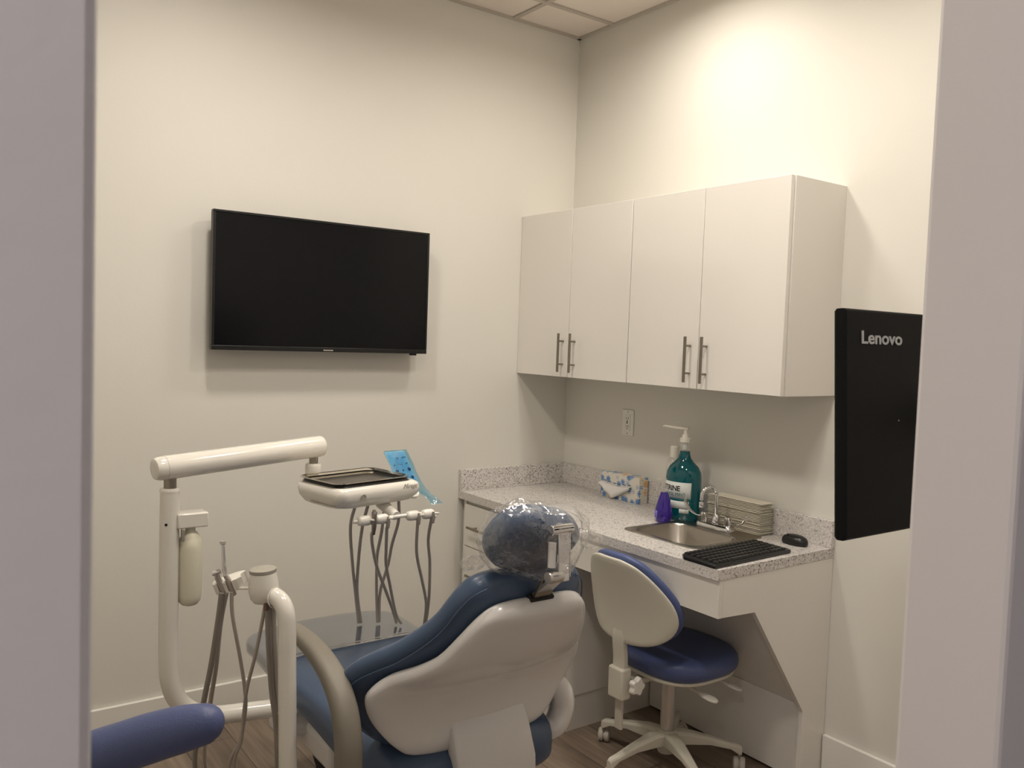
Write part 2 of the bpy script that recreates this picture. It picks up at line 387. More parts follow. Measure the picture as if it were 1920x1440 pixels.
# ------------------------------------------------------------------ base cabinets
t = thing('drawer_cabinet', (-0.31, -0.4, 0), 'white drawer base cabinet under the counter against the back wall', 'cabinet')
obj('body', MB().box(-0.604, -0.797, 0.145, -0.002, -0.018, 0.822), M['cab_body'], t, bevel=0.001)
obj('toe_kick', MB().box(-0.585, -0.79, 0.0, -0.54, -0.018, 0.146).box(-0.5395, -0.79, 0, -0.05, -0.772, 0.146), M['cab_body'], t, smooth=False)
obj('filler_strip', MB().box(-0.612, -0.040, 0.145, -0.585, -0.017, 0.822), M['cab_body'], t, bevel=0.001)
rows = [(0.611, 0.806, 0.708), (0.380, 0.607, 0.484), (0.148, 0.376, 0.26)]
for a, bb in ((-0.043, -0.418), (-0.421, -0.795)):
    for zz0, zz1, hz in rows:
        d = obj('drawer', MB().box(-0.625, bb, zz0, -0.606, a, zz1), M['gloss_white'], t, bevel=0.001)
        cy = (a + bb) / 2 + 0.03
        bar_handle(d, (-0.656, cy + 0.088, hz), (-0.656, cy - 0.088, hz), (-0.031, 0, 0))

t = thing('sink_cabinet', (-0.3, -1.2, 0), 'white sink surround with deep apron, slanted knee panel and angled open end', 'cabinet')
obj('apron', MB().box(-0.625, -1.571, 0.698, -0.605, -0.799, 0.8235), M['gloss_white'], t, bevel=0.0008)
poly = [(-0.604, 0.8235), (-0.604, 0.698), (-0.438, 0.690), (-0.137, 0.276), (-0.137, 0.0), (-0.002, 0.0), (-0.002, 0.8235)]
obj('end_panel', MB().prism(poly, lambda a, b, d: (a, d, b), -1.571, -1.552), M['gloss_white'], t, smooth=False, bevel=0.0008)
obj('slanted_panel', MB().prism([(-0.390, 0.694), (-0.114, 0.285), (-0.100, 0.293), (-0.376, 0.702)], lambda a, b, d: (a, d, b), -1.551, -0.80), M['cab_body'], t, smooth=False)
obj('kick_panel', MB().box(-0.137 + 0.012, -1.551, 0.012, -0.108, -0.80, 0.292), M['cab_body'], t, smooth=False)
for z, xx in ((0.60, -0.352), (0.40, -0.208)): obj('panel_clip', MB().box(xx - 0.01, -1.553, z - 0.008, xx + 0.012, -1.5505, z + 0.008), M['nickel'], t)

# ------------------------------------------------------------------ countertop with sink cut-out
t = thing('countertop', (-0.3, -0.8, H - 0.035), 'speckled grey white stone countertop with backsplash running into the corner', 'countertop')
CY = -1.5726
sx0, sx1, sy0, sy1 = -0.480, -0.125, -1.325, -0.990      # hole
c = MB()
for (a, b_, c_, d_) in ((-0.635, CY, sx0, -0.001), (sx1, CY, -0.001, -0.001), (sx0, CY, sx1, sy0), (sx0, sy1, sx1, -0.001)): c.box(a, b_, H - 0.035, c_, d_, H)
bmesh.ops.remove_doubles(c.bm, verts=c.bm.verts, dist=1e-5)
fs = {}
for f in list(c.bm.faces):
    k = tuple(sorted(v.index for v in f.verts))
obj('slab', c, M['quartz'], t, smooth=False)
obj('backsplash', MB().box(-0.021, CY, H, -0.001, -0.0215, H + 0.10), M['quartz'], t, bevel=0.0015)
obj('backsplash', MB().box(-0.635, -0.021, H, -0.001, -0.001, H + 0.10), M['quartz'], t, bevel=0.0015)

# sink
t = thing('sink', (-0.30, -1.157, 0.70), 'small stainless steel drop-in sink set in the speckled counter', 'sink')
def rr(x0, y0, x1, y1, r, z, n=6):
    out = []
    for cx_, cy_, a0 in ((x1 - r, y1 - r, 0), (x0 + r, y1 - r, 90), (x0 + r, y0 + r, 180), (x1 - r, y0 + r, 270)):
        for i in range(n + 1):
            a = math.radians(a0 + 90 * i / n); out.append(V((cx_ + r * math.cos(a), cy_ + r * math.sin(a), z)))
    return out
rim = MB().ring([rr(-0.500, -1.345, -0.105, -0.970, 0.03, H + 0.0002), rr(-0.499, -1.344, -0.106, -0.971, 0.03, H + 0.004), rr(-0.492, -1.337, -0.113, -0.978, 0.03, H + 0.0045),
                 rr(-0.476, -1.322, -0.212, -0.993, 0.055, H + 0.003), rr(-0.470, -1.316, -0.216, -0.999, 0.055, H - 0.006), rr(-0.458, -1.305, -0.228, -1.01, 0.055, H - 0.12),
                 rr(-0.43, -1.28, -0.25, -1.035, 0.06, H - 0.148), rr(-0.36, -1.18, -0.33, -1.14, 0.01, H - 0.153)], cap0=False, cap1=True)
obj('basin', rim, M['steel'], t, angle=50)
obj('drain', MB().lathe([(0.001, 0), (0.028, 0), (0.03, 0.002), (0.022, 0.003), (0.001, 0.0015)], (-0.345, -1.16, H - 0.152)), M['chrome'], t)

# faucet
t = thing('faucet', (-0.165, -1.155, H + 0.004), 'chrome gooseneck faucet with two curved wrist blade handles behind the sink', 'faucet')
FZ = H + 0.0045
obj('base_plate', MB().ring([rr(-0.192, -1.240, -0.142, -1.070, 0.012, FZ), rr(-0.192, -1.240, -0.142, -1.070, 0.012, FZ + 0.012), rr(-0.188, -1.235, -0.146, -1.075, 0.012, FZ + 0.02)]), M['chrome'], t)
obj('spout_collar', MB().lathe([(0.017, 0), (0.017, 0.012), (0.0135, 0.03), (0.010, 0.036)], (-0.167, -1.155, FZ + 0.02)), M['chrome'], t)
gp = [(-0.167, -1.155, FZ + 0.045)] + [(-0.167, -1.155, FZ + z) for z in (0.09, 0.13)]
for i in range(1, 10):
    a = PI * i / 9; r = 0.036
    gp.append((-0.167 - r * (1 - math.cos(a)) * 0.93, -1.155 + r * (1 - math.cos(a)) * 0.25, FZ + 0.13 + r * math.sin(a)))
gp.append((-0.235, -1.137, FZ + 0.115))
obj('spout', MB().tube(gp, [0.0075] * (len(gp) - 1) + [0.0075], 14, smooth=3), M['chrome'], t)
obj('aerator', MB().lathe([(0.0085, 0), (0.0095, 0.004), (0.0095, 0.02), (0.008, 0.024)], (-0.235, -1.137, FZ + 0.085)), M['chrome'], t)
for (yy, sgn) in ((-1.095, 1), (-1.215, -1)):
    hd = MB()
    prof = [(0.014, 0), (0.0155, 0.004), (0.0155, 0.03), (0.011, 0.036)]
    seg = 24
    rings = []
    for r, z in prof: rings.append([V((-0.167, yy, FZ + 0.02 + z)) + V((math.cos(2 * PI * k / seg), math.sin(2 * PI * k / seg), 0)) * (r * (1 if k % 2 else 0.93)) for k in range(seg)])
    hd.ring(rings)
    h = obj('handle', hd, M['chrome'], t, angle=20)
    if sgn > 0: pp = [(-0.172, yy + 0.010, FZ + 0.040), (-0.18, yy + 0.035, FZ + 0.042), (-0.19, yy + 0.062, FZ + 0.060), (-0.195, yy + 0.075, FZ + 0.085), (-0.197, yy + 0.073, FZ + 0.100)]
    else: pp = [(-0.165, yy - 0.012, FZ + 0.038), (-0.165, yy - 0.04, FZ + 0.035), (-0.165, yy - 0.065, FZ + 0.042), (-0.165, yy - 0.083, FZ + 0.062), (-0.165, yy - 0.086, FZ + 0.078)]
    obj('lever', MB().band(pp, [0.005, 0.006, 0.009, 0.012, 0.006], [0.004, 0.003, 0.003, 0.003, 0.002], (1, 0.0, 0.0), seg=12, ex=2.2), M['chrome'], h)

# ------------------------------------------------------------------ things on the counter
# mouthwash
bx, by = -0.135, -0.948
t = thing('mouthwash_bottle', (bx, by, H), 'large teal mouthwash bottle with white pump behind the sink', 'bottle')
XD = V((0.30, -0.954, 0)).normalized()
prof = [(0.066, 0.0), (0.073, 0.006), (0.076, 0.05), (0.076, 0.175), (0.073, 0.198), (0.062, 0.220), (0.043, 0.238), (0.028, 0.255), (0.0225, 0.272), (0.021, 0.285)]
obj('bottle', MB().lathe([(r, z) for r, z in prof], (bx, by, H), seg=40, sx=1.0, sy=0.74, xdir=XD), M['teal'], t, angle=60)
obj('neck', MB().lathe([(0.0212, 0.2855), (0.021, 0.312), (0.026, 0.314), (0.026, 0.317), (0.021, 0.319), (0.020, 0.328)], (bx, by, H), seg=28), M['clearbottle'], t)
pm = obj('pump', MB().lathe([(0.023, 0.322), (0.023, 0.336), (0.014, 0.340), (0.013, 0.352), (0.009, 0.354), (0.0075, 0.372)], (bx, by, H), seg=24), M['pumpwhite'], t)
nd = V((-0.25, 0.97, 0)).normalized()
p0 = V((bx, by, H + 0.378))
obj('nozzle', MB().band([p0 - nd * 0.014, p0 + nd * 0.02, p0 + nd * 0.06, p0 + nd * 0.098 + V((0, 0, 0.002)), p0 + nd * 0.106 + V((0, 0, -0.003))], [0.009, 0.010, 0.007, 0.005, 0.004], [0.006, 0.007, 0.006, 0.004, 0.003], nd.cross(V((0, 0, 1)))), M['pumpwhite'], pm)
obj('dip_tube', MB().tube([(bx, by, H + 0.29), (bx, by, H + 0.326)], 0.011, 12), M['labelwhite'], t)
YD = V((0, 0, 1)).cross(XD)          # away from / towards the room
if YD.x > 0: YD = -YD
def on_bottle(arc, z, lift=0.0006):
    a = arc / 0.070
    return V((bx, by, H + z)) + XD * math.sin(a) * (0.0760 + lift) + YD * math.cos(a) * (0.0760 * 0.74 + lift)
def label_patch(a0, a1, z0, z1, lift, m, name='label', par=None):
    return obj(name, MB().grid(lambda u, v: on_bottle(a0 + (a1 - a0) * u, z0 + (z1 - z0) * v, lift), 24, 2), m, par or t, solid=0.0003)
lb = label_patch(-0.085, 0.055, 0.094, 0.160, 0.0006, M['labelwhite'])
label_patch(-0.085, 0.055, 0.086, 0.0925, 0.0006, M['inkteal'], 'stripe', lb)
lb2 = label_patch(-0.085, 0.048, 0.052, 0.083, 0.0006, M['labelwhite'])
label_patch(0.010, 0.048, 0.034, 0.051, 0.0006, M['labelwhite'], 'label_tab', lb2)
def wt(a0, z0): return lambda p: on_bottle(a0 + p.x, z0 + p.y, 0.0012 + p.z)
text('lettering', 'LISTERINE', 0.030, M['inkblack'], None, (1, 0, 0), (0, 1, 0), lb, depth=0.0002, bold=0.0007, warp=wt(-0.098, 0.124), sx=0.86, spacing=0.95)
text('lettering', 'COOL MINT', 0.020, M['inkteal'], None, (1, 0, 0), (0, 1, 0), lb, depth=0.0002, warp=wt(-0.060, 0.103), sx=0.83)

# purple soap
px_, py_ = -0.245, -0.948
t = thing('soap_bottle', (px_, py_, H), 'teardrop shaped bottle of purple soap with a clear pump, in front of the mouthwash', 'bottle')
obj('bottle', MB().lathe([(0.026, 0), (0.033, 0.004), (0.0385, 0.02), (0.040, 0.036), (0.037, 0.058), (0.029, 0.085), (0.021, 0.108), (0.016, 0.122)], (px_, py_, H), seg=32, sy=0.8), M['purple'], t, angle=60)
obj('neck', MB().lathe([(0.0155, 0.1225), (0.014, 0.132), (0.0165, 0.134), (0.0165, 0.150), (0.010, 0.153)], (px_, py_, H), seg=24), M['clearbottle'], t)
pm = obj('pump', MB().lathe([(0.004, 0.153), (0.004, 0.168), (0.010, 0.170), (0.010, 0.178)], (px_, py_, H), seg=16), M['clearbottle'], t)
obj('nozzle', MB().tube([(px_, py_, H + 0.174), (px_ - 0.012, py_ + 0.02, H + 0.174), (px_ - 0.018, py_ + 0.032, H + 0.170)], 0.004, 10), M['clearbottle'], pm)
pl = lambda u, v: V((px_, py_, H + 0.02 + 0.028 * v)) + V((-math.cos(0.9 * u - 0.1), math.sin(0.9 * u - 0.1) * 0.8, 0)) * 0.0404
lb = obj('label', MB().grid(pl, 12, 2), mat('soap_label', rgb(120, 110, 190), 0.4), t, solid=0.0003)

# clear dispenser behind
qx, qy = -0.075, -0.835
t = thing('clear_dispenser', (qx, qy, H), 'tall clear empty dispenser bottle with white cap, behind the mouthwash', 'bottle')
obj('bottle', MB().lathe([(0.030, 0), (0.034, 0.004), (0.034, 0.20), (0.030, 0.222), (0.018, 0.236), (0.016, 0.24)], (qx, qy, H), seg=28), M['clearbottle'], t, angle=60)
obj('cap', MB().lathe([(0.019, 0.24), (0.019, 0.285), (0.015, 0.29)], (qx, qy, H), seg=24), M['pumpwhite'], t)

# tissue box standing on its side
t = thing('tissue_box', (-0.058, -0.515, H), 'flower printed tissue box lying on its side against the backsplash', 'tissue box')
obj('box', MB().box(-0.085, -0.640, H, -0.030, -0.385, H + 0.118), M['tissuebox'], t, bevel=0.0015)
def tis(u, v):
    # fan of tissue hanging out of the slot
    y = -0.385 - 0.008 - 0.20 * u
    top = H + 0.072 - 0.012 * math.sin(PI * u)
    low = H + 0.062 - 0.060 * max(0.0, 1 - abs(u - 0.45) / 0.52)
    w = math.sin(u * 23) * 0.003 + math.sin(u * 9 + 1) * 0.004
    return V((-0.0875 - 0.020 * math.sin(PI * v * 0.8) + w * v, y + 0.02 * (0.5 - u) * v, top + (low - top) * v))
obj('tissue', MB().grid(tis, 36, 12), M['tissue'], t, solid=0.0008, angle=80)
sl = MB()
for i in range(6): sl.box(-0.0862, -0.425 - i * 0.032, H + 0.0745 - 0.006 * math.sin(PI * i / 5), -0.0852, -0.425 - i * 0.032 + 0.02, H + 0.079 - 0.006 * math.sin(PI * i / 5))
obj('slot_edge', sl, mat('slot_blue', rgb(90, 120, 150), 0.6), t)

# folded paper towels
N = 22; hh = 0.124 / N
def towel_mesh(i):
    rnd = random.Random(i)
    dy, dx = rnd.uniform(-0.004, 0.004), rnd.uniform(-0.003, 0.003)
    def fn(u, v):
        pass
    yL, yR = -1.318 + dy, -1.056 + dy * 0.5
    rings = []
    for k in range(15):
        u = k / 14; y = yL + (yR - yL) * u
        sag = 0.0012 * math.sin(u * 9 + i) * 0.6
        e = 0.45 if k in (0, 14) else 1.0
        ring = []
        for q in range(14):
            cx_, cz_ = se(2 * PI * q / 14, 3.5)
            ring.append(V((-0.066 + dx + 0.040 * cx_, y, H + 0.0004 + hh * i + hh / 2 + sag * 0.3 + cz_ * hh * 0.35 * e)))
        rings.append(ring)
    return MB().ring(rings)
for i in range(N):
    o = obj('paper_towel', towel_mesh(i), M['paper'], angle=50)
    pos = ('lowest' if i == 0 else 'topmost' if i == N - 1 else None)
    tag(o, (pos + ' folded white paper towel in the stack right of the faucet') if pos else 'folded white paper towel within the stack right of the faucet', 'paper towel', 'folded paper towels beside the faucet')
    if pos is None: pass

# keyboard
t = thing('keyboard', (-0.43, -1.475, H), 'black computer keyboard lying at the front right corner of the counter', 'keyboard')
KA = math.radians(2.0)
def kb(a, b_, z): return (-0.425 + a * math.cos(KA) - b_ * math.sin(KA), -1.474 + a * math.sin(KA) + b_ * math.cos(KA), H + z)
kc = [(-0.215, -0.078), (0.205, -0.078), (0.212, -0.06), (0.205, 0.066), (0.195, 0.075), (-0.200, 0.075), (-0.212, 0.06)]
cm = MB().ring([[V(kb(a * 0.98, b_ * 0.97, 0.0005)) for a, b_ in kc], [V(kb(a, b_, 0.008 + 0.03 * (b_ + 0.078))) for a, b_ in kc], [V(kb(a * 0.985, b_ * 0.96, 0.0135 + 0.03 * (b_ + 0.078))) for a, b_ in kc]])
obj('case', cm, M['keyblack'], t, bevel=0.002)
ks = MB()
for r in range(6):
    n_ = 19; bb = -0.058 + r * 0.0235
    k = 0
    while k < n_:
        wspan = 5 if (r == 0 and k == 4) else 1
        a = -0.197 + k * 0.0212
        if k == 14 and r < 6: a += 0.004
        if k > 14: a += 0.004
        z = 0.0135 + 0.03 * (bb + 0.078)
        w2 = 0.0184 * wspan + 0.0028 * (wspan - 1)
        lo = [(a, bb - 0.009), (a + w2, bb - 0.009), (a + w2, bb + 0.009), (a, bb + 0.009)]
        hi = [(a + 0.002, bb - 0.0075), (a + w2 - 0.002, bb - 0.0075), (a + w2 - 0.002, bb + 0.0065), (a + 0.002, bb + 0.0065)]
        if a + w2 < 0.203: ks.ring([[V(kb(p, q, z)) for p, q in lo], [V(kb(p, q, z + 0.006)) for p, q in hi]])
        k += wspan
o = obj('keys', ks, M['keyblack'], t, smooth=False)

# mouse
t = thing('computer_mouse', (-0.088, -1.465, H), 'black computer mouse right of the keyboard', 'computer mouse')
def mouse_r(s, sc, z):
    out = []
    for k in range(24):
        a = 2 * PI * k / 24; x_, y_ = se(a, 2.4)
        out.append(V((-0.088 + 0.030 * sc * x_, -1.465 + 0.052 * sc * y_, H + z)))
    return out
obj('body', MB().ring([mouse_r(0, 0.94, 0.001), mouse_r(0, 1.0, 0.008), mouse_r(0, 0.97, 0.018), mouse_r(0, 0.84, 0.028), mouse_r(0, 0.6, 0.0345), mouse_r(0, 0.3, 0.037), mouse_r(0, 0.05, 0.0375)]), M['keyblack'], t, angle=60)
obj('scroll_wheel', MB().lathe([(0.001, -0.003), (0.008, -0.003), (0.008, 0.003), (0.001, 0.003)], (-0.104, -1.445, H + 0.029), axis=(0, 1, 0)), M['rubber'], t)

# outlet
t = thing('wall_outlet', (0, -0.465, 1.148), 'white wall outlet plate between counter and wall cabinets', 'outlet')
obj('cover_plate', MB().box(-0.006, -0.503, 1.148, 0, -0.427, 1.270), M['trim'], t, bevel=0.003)
rc = obj('receptacle', MB().box(-0.009, -0.483, 1.172, -0.005, -0.447, 1.246), M['trim'], t, bevel=0.001)
so = MB()
for z in (1.188, 1.226):
    so.box(-0.0095, -0.474, z, -0.0085, -0.471, z + 0.010).box(-0.0095, -0.461, z, -0.0085, -0.458, z + 0.008).lathe([(0.0001, 0), (0.0028, 0), (0.0028, 0.0008), (0.0001, 0.0008)], (-0.0088, -0.466, z - 0.006), axis=(-1, 0, 0), seg=10)
so.box(-0.0098, -0.470, 1.2055, -0.0085, -0.460, 1.2095).box(-0.0098, -0.470, 1.2115, -0.0085, -0.460, 1.2155)
obj('slot', so, M['socket_dark'], rc, smooth=False)
for z in (1.159, 1.259): obj('screw', MB().lathe([(0.0001, 0.001), (0.003, 0.001), (0.003, 0)], (-0.006, -0.465, z), axis=(-1, 0, 0), seg=12), M['nickel'], t)

# ------------------------------------------------------------------ black monitor near the doorway (seen from behind)
t = thing('computer_monitor', (-1.15, -2.50, 1.25), 'black monitor on a wall arm beside the right door jamb, back turned, grey lettering', 'monitor')
TO = V((-1.443, -2.5, 1.659)); up = V((0.0, 0.025, 0.408)).normalized(); rt = V((1, 0, 0)); nb = rt.cross(up)   # nb points toward +y or -y
if nb.y > 0: nb = -nb
def mo(a, b_, d): return TO + rt * a + up * b_ + nb * d
def mring(i, d, rr_=0.006): return [mo(a, b_, d) for a, b_ in ((i, -0.409 + i), (0.52 - i, -0.409 + i), (0.52 - i, -i), (i, -i))]
obj('back_cover', MB().ring([mring(0.003, -0.022), mring(0, -0.018), mring(0, -0.004), mring(0.004, 0.0)]), M['matblack'], t, smooth=False, bevel=0.002)
obj('screen', MB().ring([mring(0.004, -0.0235), mring(0.004, -0.0221)]), M['screen'], t, smooth=False)
text('lettering', 'Lenovo', 0.032, M['logogrey'], mo(0.046, -0.061, 0.0012), rt, up, t, depth=0.0006, bold=0.0007, sx=1.40)
obj('led', MB().lathe([(0.0001, 0.001), (0.0012, 0.001), (0.0012, 0)], mo(0.171, -0.202, 0.0), axis=nb, seg=8), M['logogrey'], t)
obj('wall_arm', MB().tube([mo(0.36, -0.2, -0.001), mo(0.36, -0.2, 0.06)], 0.03, 16).tube([mo(0.36, -0.2, 0.05), (-1.0, -2.70, 1.45), (-0.95, -2.829, 1.45)], 0.018, 12).lathe([(0.045, 0), (0.045, 0.012)], (-0.95, -2.83, 1.45), axis=(0, 1, 0)), M['black'], t)

# ------------------------------------------------------------------ dental chair
t = chair = thing('dental_chair', (CX, -1.15, 0), 'reclined dental chair in blue vinyl with a white back shell', 'dental chair')
def loft(stations, ex=2.6, n=40, curve=0.0, x0=CX):
    """stations: (y,z,half width, half thickness, normal angle in degrees from +y towards +z, [offset along normal])"""
    rings = []
    for st in stations:
        y, z, w, b_, ang = st[:5]; off = st[5] if len(st) > 5 else 0
        a = math.radians(ang); nr = V((0, math.cos(a), math.sin(a)))
        ring = []
        for k in range(n):
            c_, s_ = se(2 * PI * k / n, ex)
            xx = w * c_
            ring.append(V((x0 + xx, y, z)) + nr * (b_ * s_ + off + curve * xx * xx))
        rings.append(ring)
    return MB().ring(rings)
# seat: y, z centre, half width, half thickness
TOPZ = 0.560
def seatst(y, w, th, top=TOPZ, ang=90): return (y, top - th, w, th, ang)
def resample(st, n):
    out = []
    for i in range(len(st) - 1):
        q0, q1, q2, q3 = st[max(i - 1, 0)], st[i], st[i + 1], st[min(i + 2, len(st) - 1)]
        for k in range(n):
            u = k / n
            out.append(tuple(0.5 * (2 * b1 + (c1 - a1) * u + (2 * a1 - 5 * b1 + 4 * c1 - d1) * u * u + (3 * b1 - a1 - 3 * c1 + d1) * u ** 3) for a1, b1, c1, d1 in zip(q0, q1, q2, q3)))
    out.append(st[-1]); return out
ss = [seatst(-0.530, 0.03, 0.012, TOPZ - 0.012), seatst(-0.534, 0.12, 0.020, TOPZ - 0.006), seatst(-0.548, 0.205, 0.026, TOPZ - 0.003), seatst(-0.575, 0.258, 0.030), seatst(-0.62, 0.281, 0.032), seatst(-0.70, 0.280, 0.034), seatst(-0.85, 0.282, 0.040),
      seatst(-1.0, 0.275, 0.055), seatst(-1.15, 0.268, 0.068), seatst(-1.30, 0.268, 0.078, TOPZ + 0.003), seatst(-1.45, 0.27, 0.08, TOPZ + 0.01), seatst(-1.54, 0.262, 0.075, TOPZ + 0.0), seatst(-1.60, 0.235, 0.06, TOPZ - 0.02), seatst(-1.625, 0.19, 0.035, TOPZ - 0.045), seatst(-1.632, 0.12, 0.015, TOPZ - 0.07)]
obj('seat', loft(resample(ss, 2), ex=4.2, n=44), M['blue'], t, angle=70)
obj('seat_pan', MB().box(CX - 0.18, -1.5, 0.385, CX + 0.18, -0.95, 0.43), M['lightgrey'], t, bevel=0.01, bseg=3)

# back shell (white) and cushion (blue)
def norm_ang(pts, i):
    a = pts[max(i - 1, 0)]; b_ = pts[min(i + 1, len(pts) - 1)]
    dy, dz = b_[0] - a[0], b_[1] - a[1]
    return math.degrees(math.atan2(-dy, dz))
sh = [(-1.574, 0.535, 0.10), (-1.573, 0.546, 0.195), (-1.572, 0.572, 0.236), (-1.572, 0.606, 0.268), (-1.575, 0.645, 0.298), (-1.583, 0.680, 0.317), (-1.596, 0.712, 0.324), (-1.612, 0.738, 0.312), (-1.632, 0.762, 0.286), (-1.675, 0.790, 0.249), (-1.722, 0.830, 0.215), (-1.760, 0.884, 0.188), (-1.788, 0.930, 0.163), (-1.806, 0.958, 0.138), (-1.818, 0.974, 0.105), (-1.824, 0.980, 0.05)]
def back_loft(pts, grow, th, off, topext, curve, ex, edge, swell=0.0):
    st = []
    n_ = len(pts)
    for i, (y, z, w) in enumerate(pts):
        f = i / (n_ - 1)
        e = 1.0
        if i == 0: e = edge
        if i == n_ - 1: e = edge
        if i in (1, n_ - 2): e = (1 + edge) / 2
        st.append((y, z, w + grow, th * e, norm_ang(pts, i), off))
    return loft(resample(st, 3), ex=ex, n=48, curve=curve)
obj('back_shell', back_loft(sh, 0.0, 0.030, -0.008, 0, 0.25, 3.2, 0.35), M['shell'], t, angle=70)
cu = [(-1.535, 0.530, 0.12), (-1.532, 0.548, 0.215), (-1.530, 0.590, 0.282), (-1.530, 0.640, 0.328), (-1.535, 0.680, 0.352), (-1.547, 0.710, 0.357), (-1.568, 0.740, 0.347), (-1.600, 0.770, 0.318), (-1.640, 0.803, 0.283), (-1.690, 0.855, 0.243), (-1.728, 0.905, 0.213), (-1.755, 0.955, 0.192), (-1.775, 0.992, 0.168), (-1.788, 1.012, 0.135), (-1.796, 1.022, 0.06)]
obj('backrest', back_loft(cu, 0.0, 0.050, 0.020, 0, 0.25, 2.6, 0.30), M['blue'], t, angle=70)
# stitched piping following the cushion edge
pip = []
for i, (y, z, w) in enumerate(cu[2:-1]):
    a = math.radians(norm_ang(cu, i + 2)); nr = V((0, math.cos(a), math.sin(a)))
    pip.append((V((0, y, z)) + nr * (-0.008 + 0.25 * w * w), w * 0.972))
for sgn in (-1, 1):
    obj('piping', MB().tube([V((CX + sgn * w, p.y, p.z)) for p, w in pip], 0.0018, 8, smooth=4), M['blue'], t)

# white support column behind the seat
obj('back_support', loft([(-1.588, 0.632, 0.108, 0.010, 0), (-1.592, 0.612, 0.115, 0.020, 0), (-1.605, 0.58, 0.117, 0.03, 0), (-1.635, 0.50, 0.119, 0.034, 0), (-1.64, 0.40, 0.122, 0.034, 0), (-1.60, 0.30, 0.12, 0.034, 40), (-1.45, 0.25, 0.12, 0.03, 80), (-1.3, 0.25, 0.12, 0.03, 90)], ex=6, n=36, x0=-1.545), M['shell'], t, angle=50)
obj('arm_bracket', MB().tube([(-1.295, -1.55, 0.64), (-1.27, -1.56, 0.60), (-1.262, -1.56, 0.55), (-1.285, -1.56, 0.505), (-1.33, -1.55, 0.49)], [0.025, 0.034, 0.036, 0.034, 0.028], 16, smooth=5), M['shell'], t)

# left armrest
ar = [(-1.93, -1.19, 0.782), (-1.93, -1.24, 0.790), (-1.93, -1.32, 0.790), (-1.93, -1.42, 0.776), (-1.93, -1.505, 0.744), (-1.93, -1.56, 0.695), (-1.93, -1.585, 0.63), (-1.93, -1.588, 0.56)]
a_ = obj('armrest', MB().band(ar, [0.006, 0.022, 0.026, 0.028, 0.030, 0.031, 0.031, 0.031], [0.005, 0.018, 0.021, 0.023, 0.026, 0.028, 0.030, 0.030], (1, 0, 0), ex=2.8, seg=20), M['armgrey'], t, angle=60)
obj('arm_socket', MB().tube([(-1.93, -1.588, 0.562), (-1.93, -1.588, 0.50), (-1.90, -1.56, 0.45), (-1.82, -1.50, 0.42), (-1.70, -1.45, 0.41)], [0.033, 0.034, 0.034, 0.032, 0.03], 18, smooth=5), M['shell'], a_)

# base and lift
obj('base_plate', MB().ring([rr(CX - 0.26, -1.45, CX + 0.26, -0.62, 0.12, 0.0), rr(CX - 0.26, -1.45, CX + 0.26, -0.62, 0.12, 0.03), rr(CX - 0.22, -1.41, CX + 0.22, -0.66, 0.10, 0.06), rr(CX - 0.15, -1.3, CX + 0.15, -0.80, 0.08, 0.085)]), M['shell'], t)
lf = MB()
lf.prism([(-1.40, 0.07), (-1.12, 0.07), (-0.98, 0.38), (-1.20, 0.41)], lambda a, b_, d: (d, a, b_), CX - 0.10, CX + 0.10)
obj('lift_arm', lf, M['lightgrey'], t, bevel=0.015, bseg=3)
obj('lift_cover', MB().box(CX - 0.22, -1.15, 0.31, CX - 0.11, -0.75, 0.40), M['shell'], t, bevel=0.02, bseg=3)
obj('lift_cover', MB().box(CX + 0.11, -1.15, 0.31, CX + 0.2, -0.75, 0.40), M['shell'], t, bevel=0.02, bseg=3)
obj('actuator', MB().tube([(CX - 0.16, -0.86, 0.36), (CX - 0.17, -1.02, 0.24), (CX - 0.13, -1.22, 0.12)], 0.022, 12), M['rubber'], t)
obj('hose_loop', MB().tube([(CX - 0.2, -0.86, 0.34), (CX - 0.27, -0.95, 0.36), (CX - 0.30, -1.08, 0.30), (CX - 0.28, -1.2, 0.18), (CX - 0.2, -1.3, 0.08)], 0.014, 12, smooth=6), M['hosedark'], t)

# headrest bracket
BZ = lambda a, b_, d: V((CX + a, 0, 0)) + V((0, -1.815, 0.985)) + V((0, -0.50, 0.866)) * b_ + V((0, -0.866, -0.50)) * d
obj('headrest_plate', MB().ring([[BZ(a, b_, d) for a, b_ in ((-0.026, -0.005), (0.026, -0.005), (0.022, 0.075), (-0.022, 0.075))] for d in (0.006, 0.014)]), M['nickel'], t, bevel=0.002)
obj('headrest_slot', MB().ring([[BZ(a, b_, d) for a, b_ in ((-0.034, -0.012), (0.034, -0.012), (0.034, 0.006), (-0.034, 0.006))] for d in (-0.004, 0.018)]), M['rubber'], t, bevel=0.002)
# headrest and lever
HC = V((CX - 0.012, -1.800, 1.118))
HT = math.radians(38)            # tilt of the pad normal
hn = V((0.10, math.cos(HT), math.sin(HT))).normalized()   # towards the face
hu = V((0.12, -math.sin(HT), math.cos(HT)));  hu = (hu - hn * hu.dot(hn)).normalized()
hx = hu.cross(hn)
if hx.x < 0: hx = -hx
def head_ring(sc, d, ex=2.5):
    out = []
    for k in range(40):
        c_, s_ = se(2 * PI * k / 40, ex)
        a = 0.122 * sc * c_; b_ = 0.088 * sc * s_ * (1.0 - 0.10 * (a / 0.12))
        bend = 0.5 * a * a
        out.append(HC + hx * a + hu * b_ + hn * (d + bend))
    return out
hr = obj('headrest', MB().ring([head_ring(0.45, -0.040), head_ring(0.8, -0.038), head_ring(0.95, -0.028), head_ring(1.0, -0.008), head_ring(1.0, 0.008), head_ring(0.95, 0.026), head_ring(0.8, 0.034), head_ring(0.45, 0.036)]), M['blue'], t, angle=70)
def hp(a, b_, d): return HC + hx * a + hu * b_ + hn * d
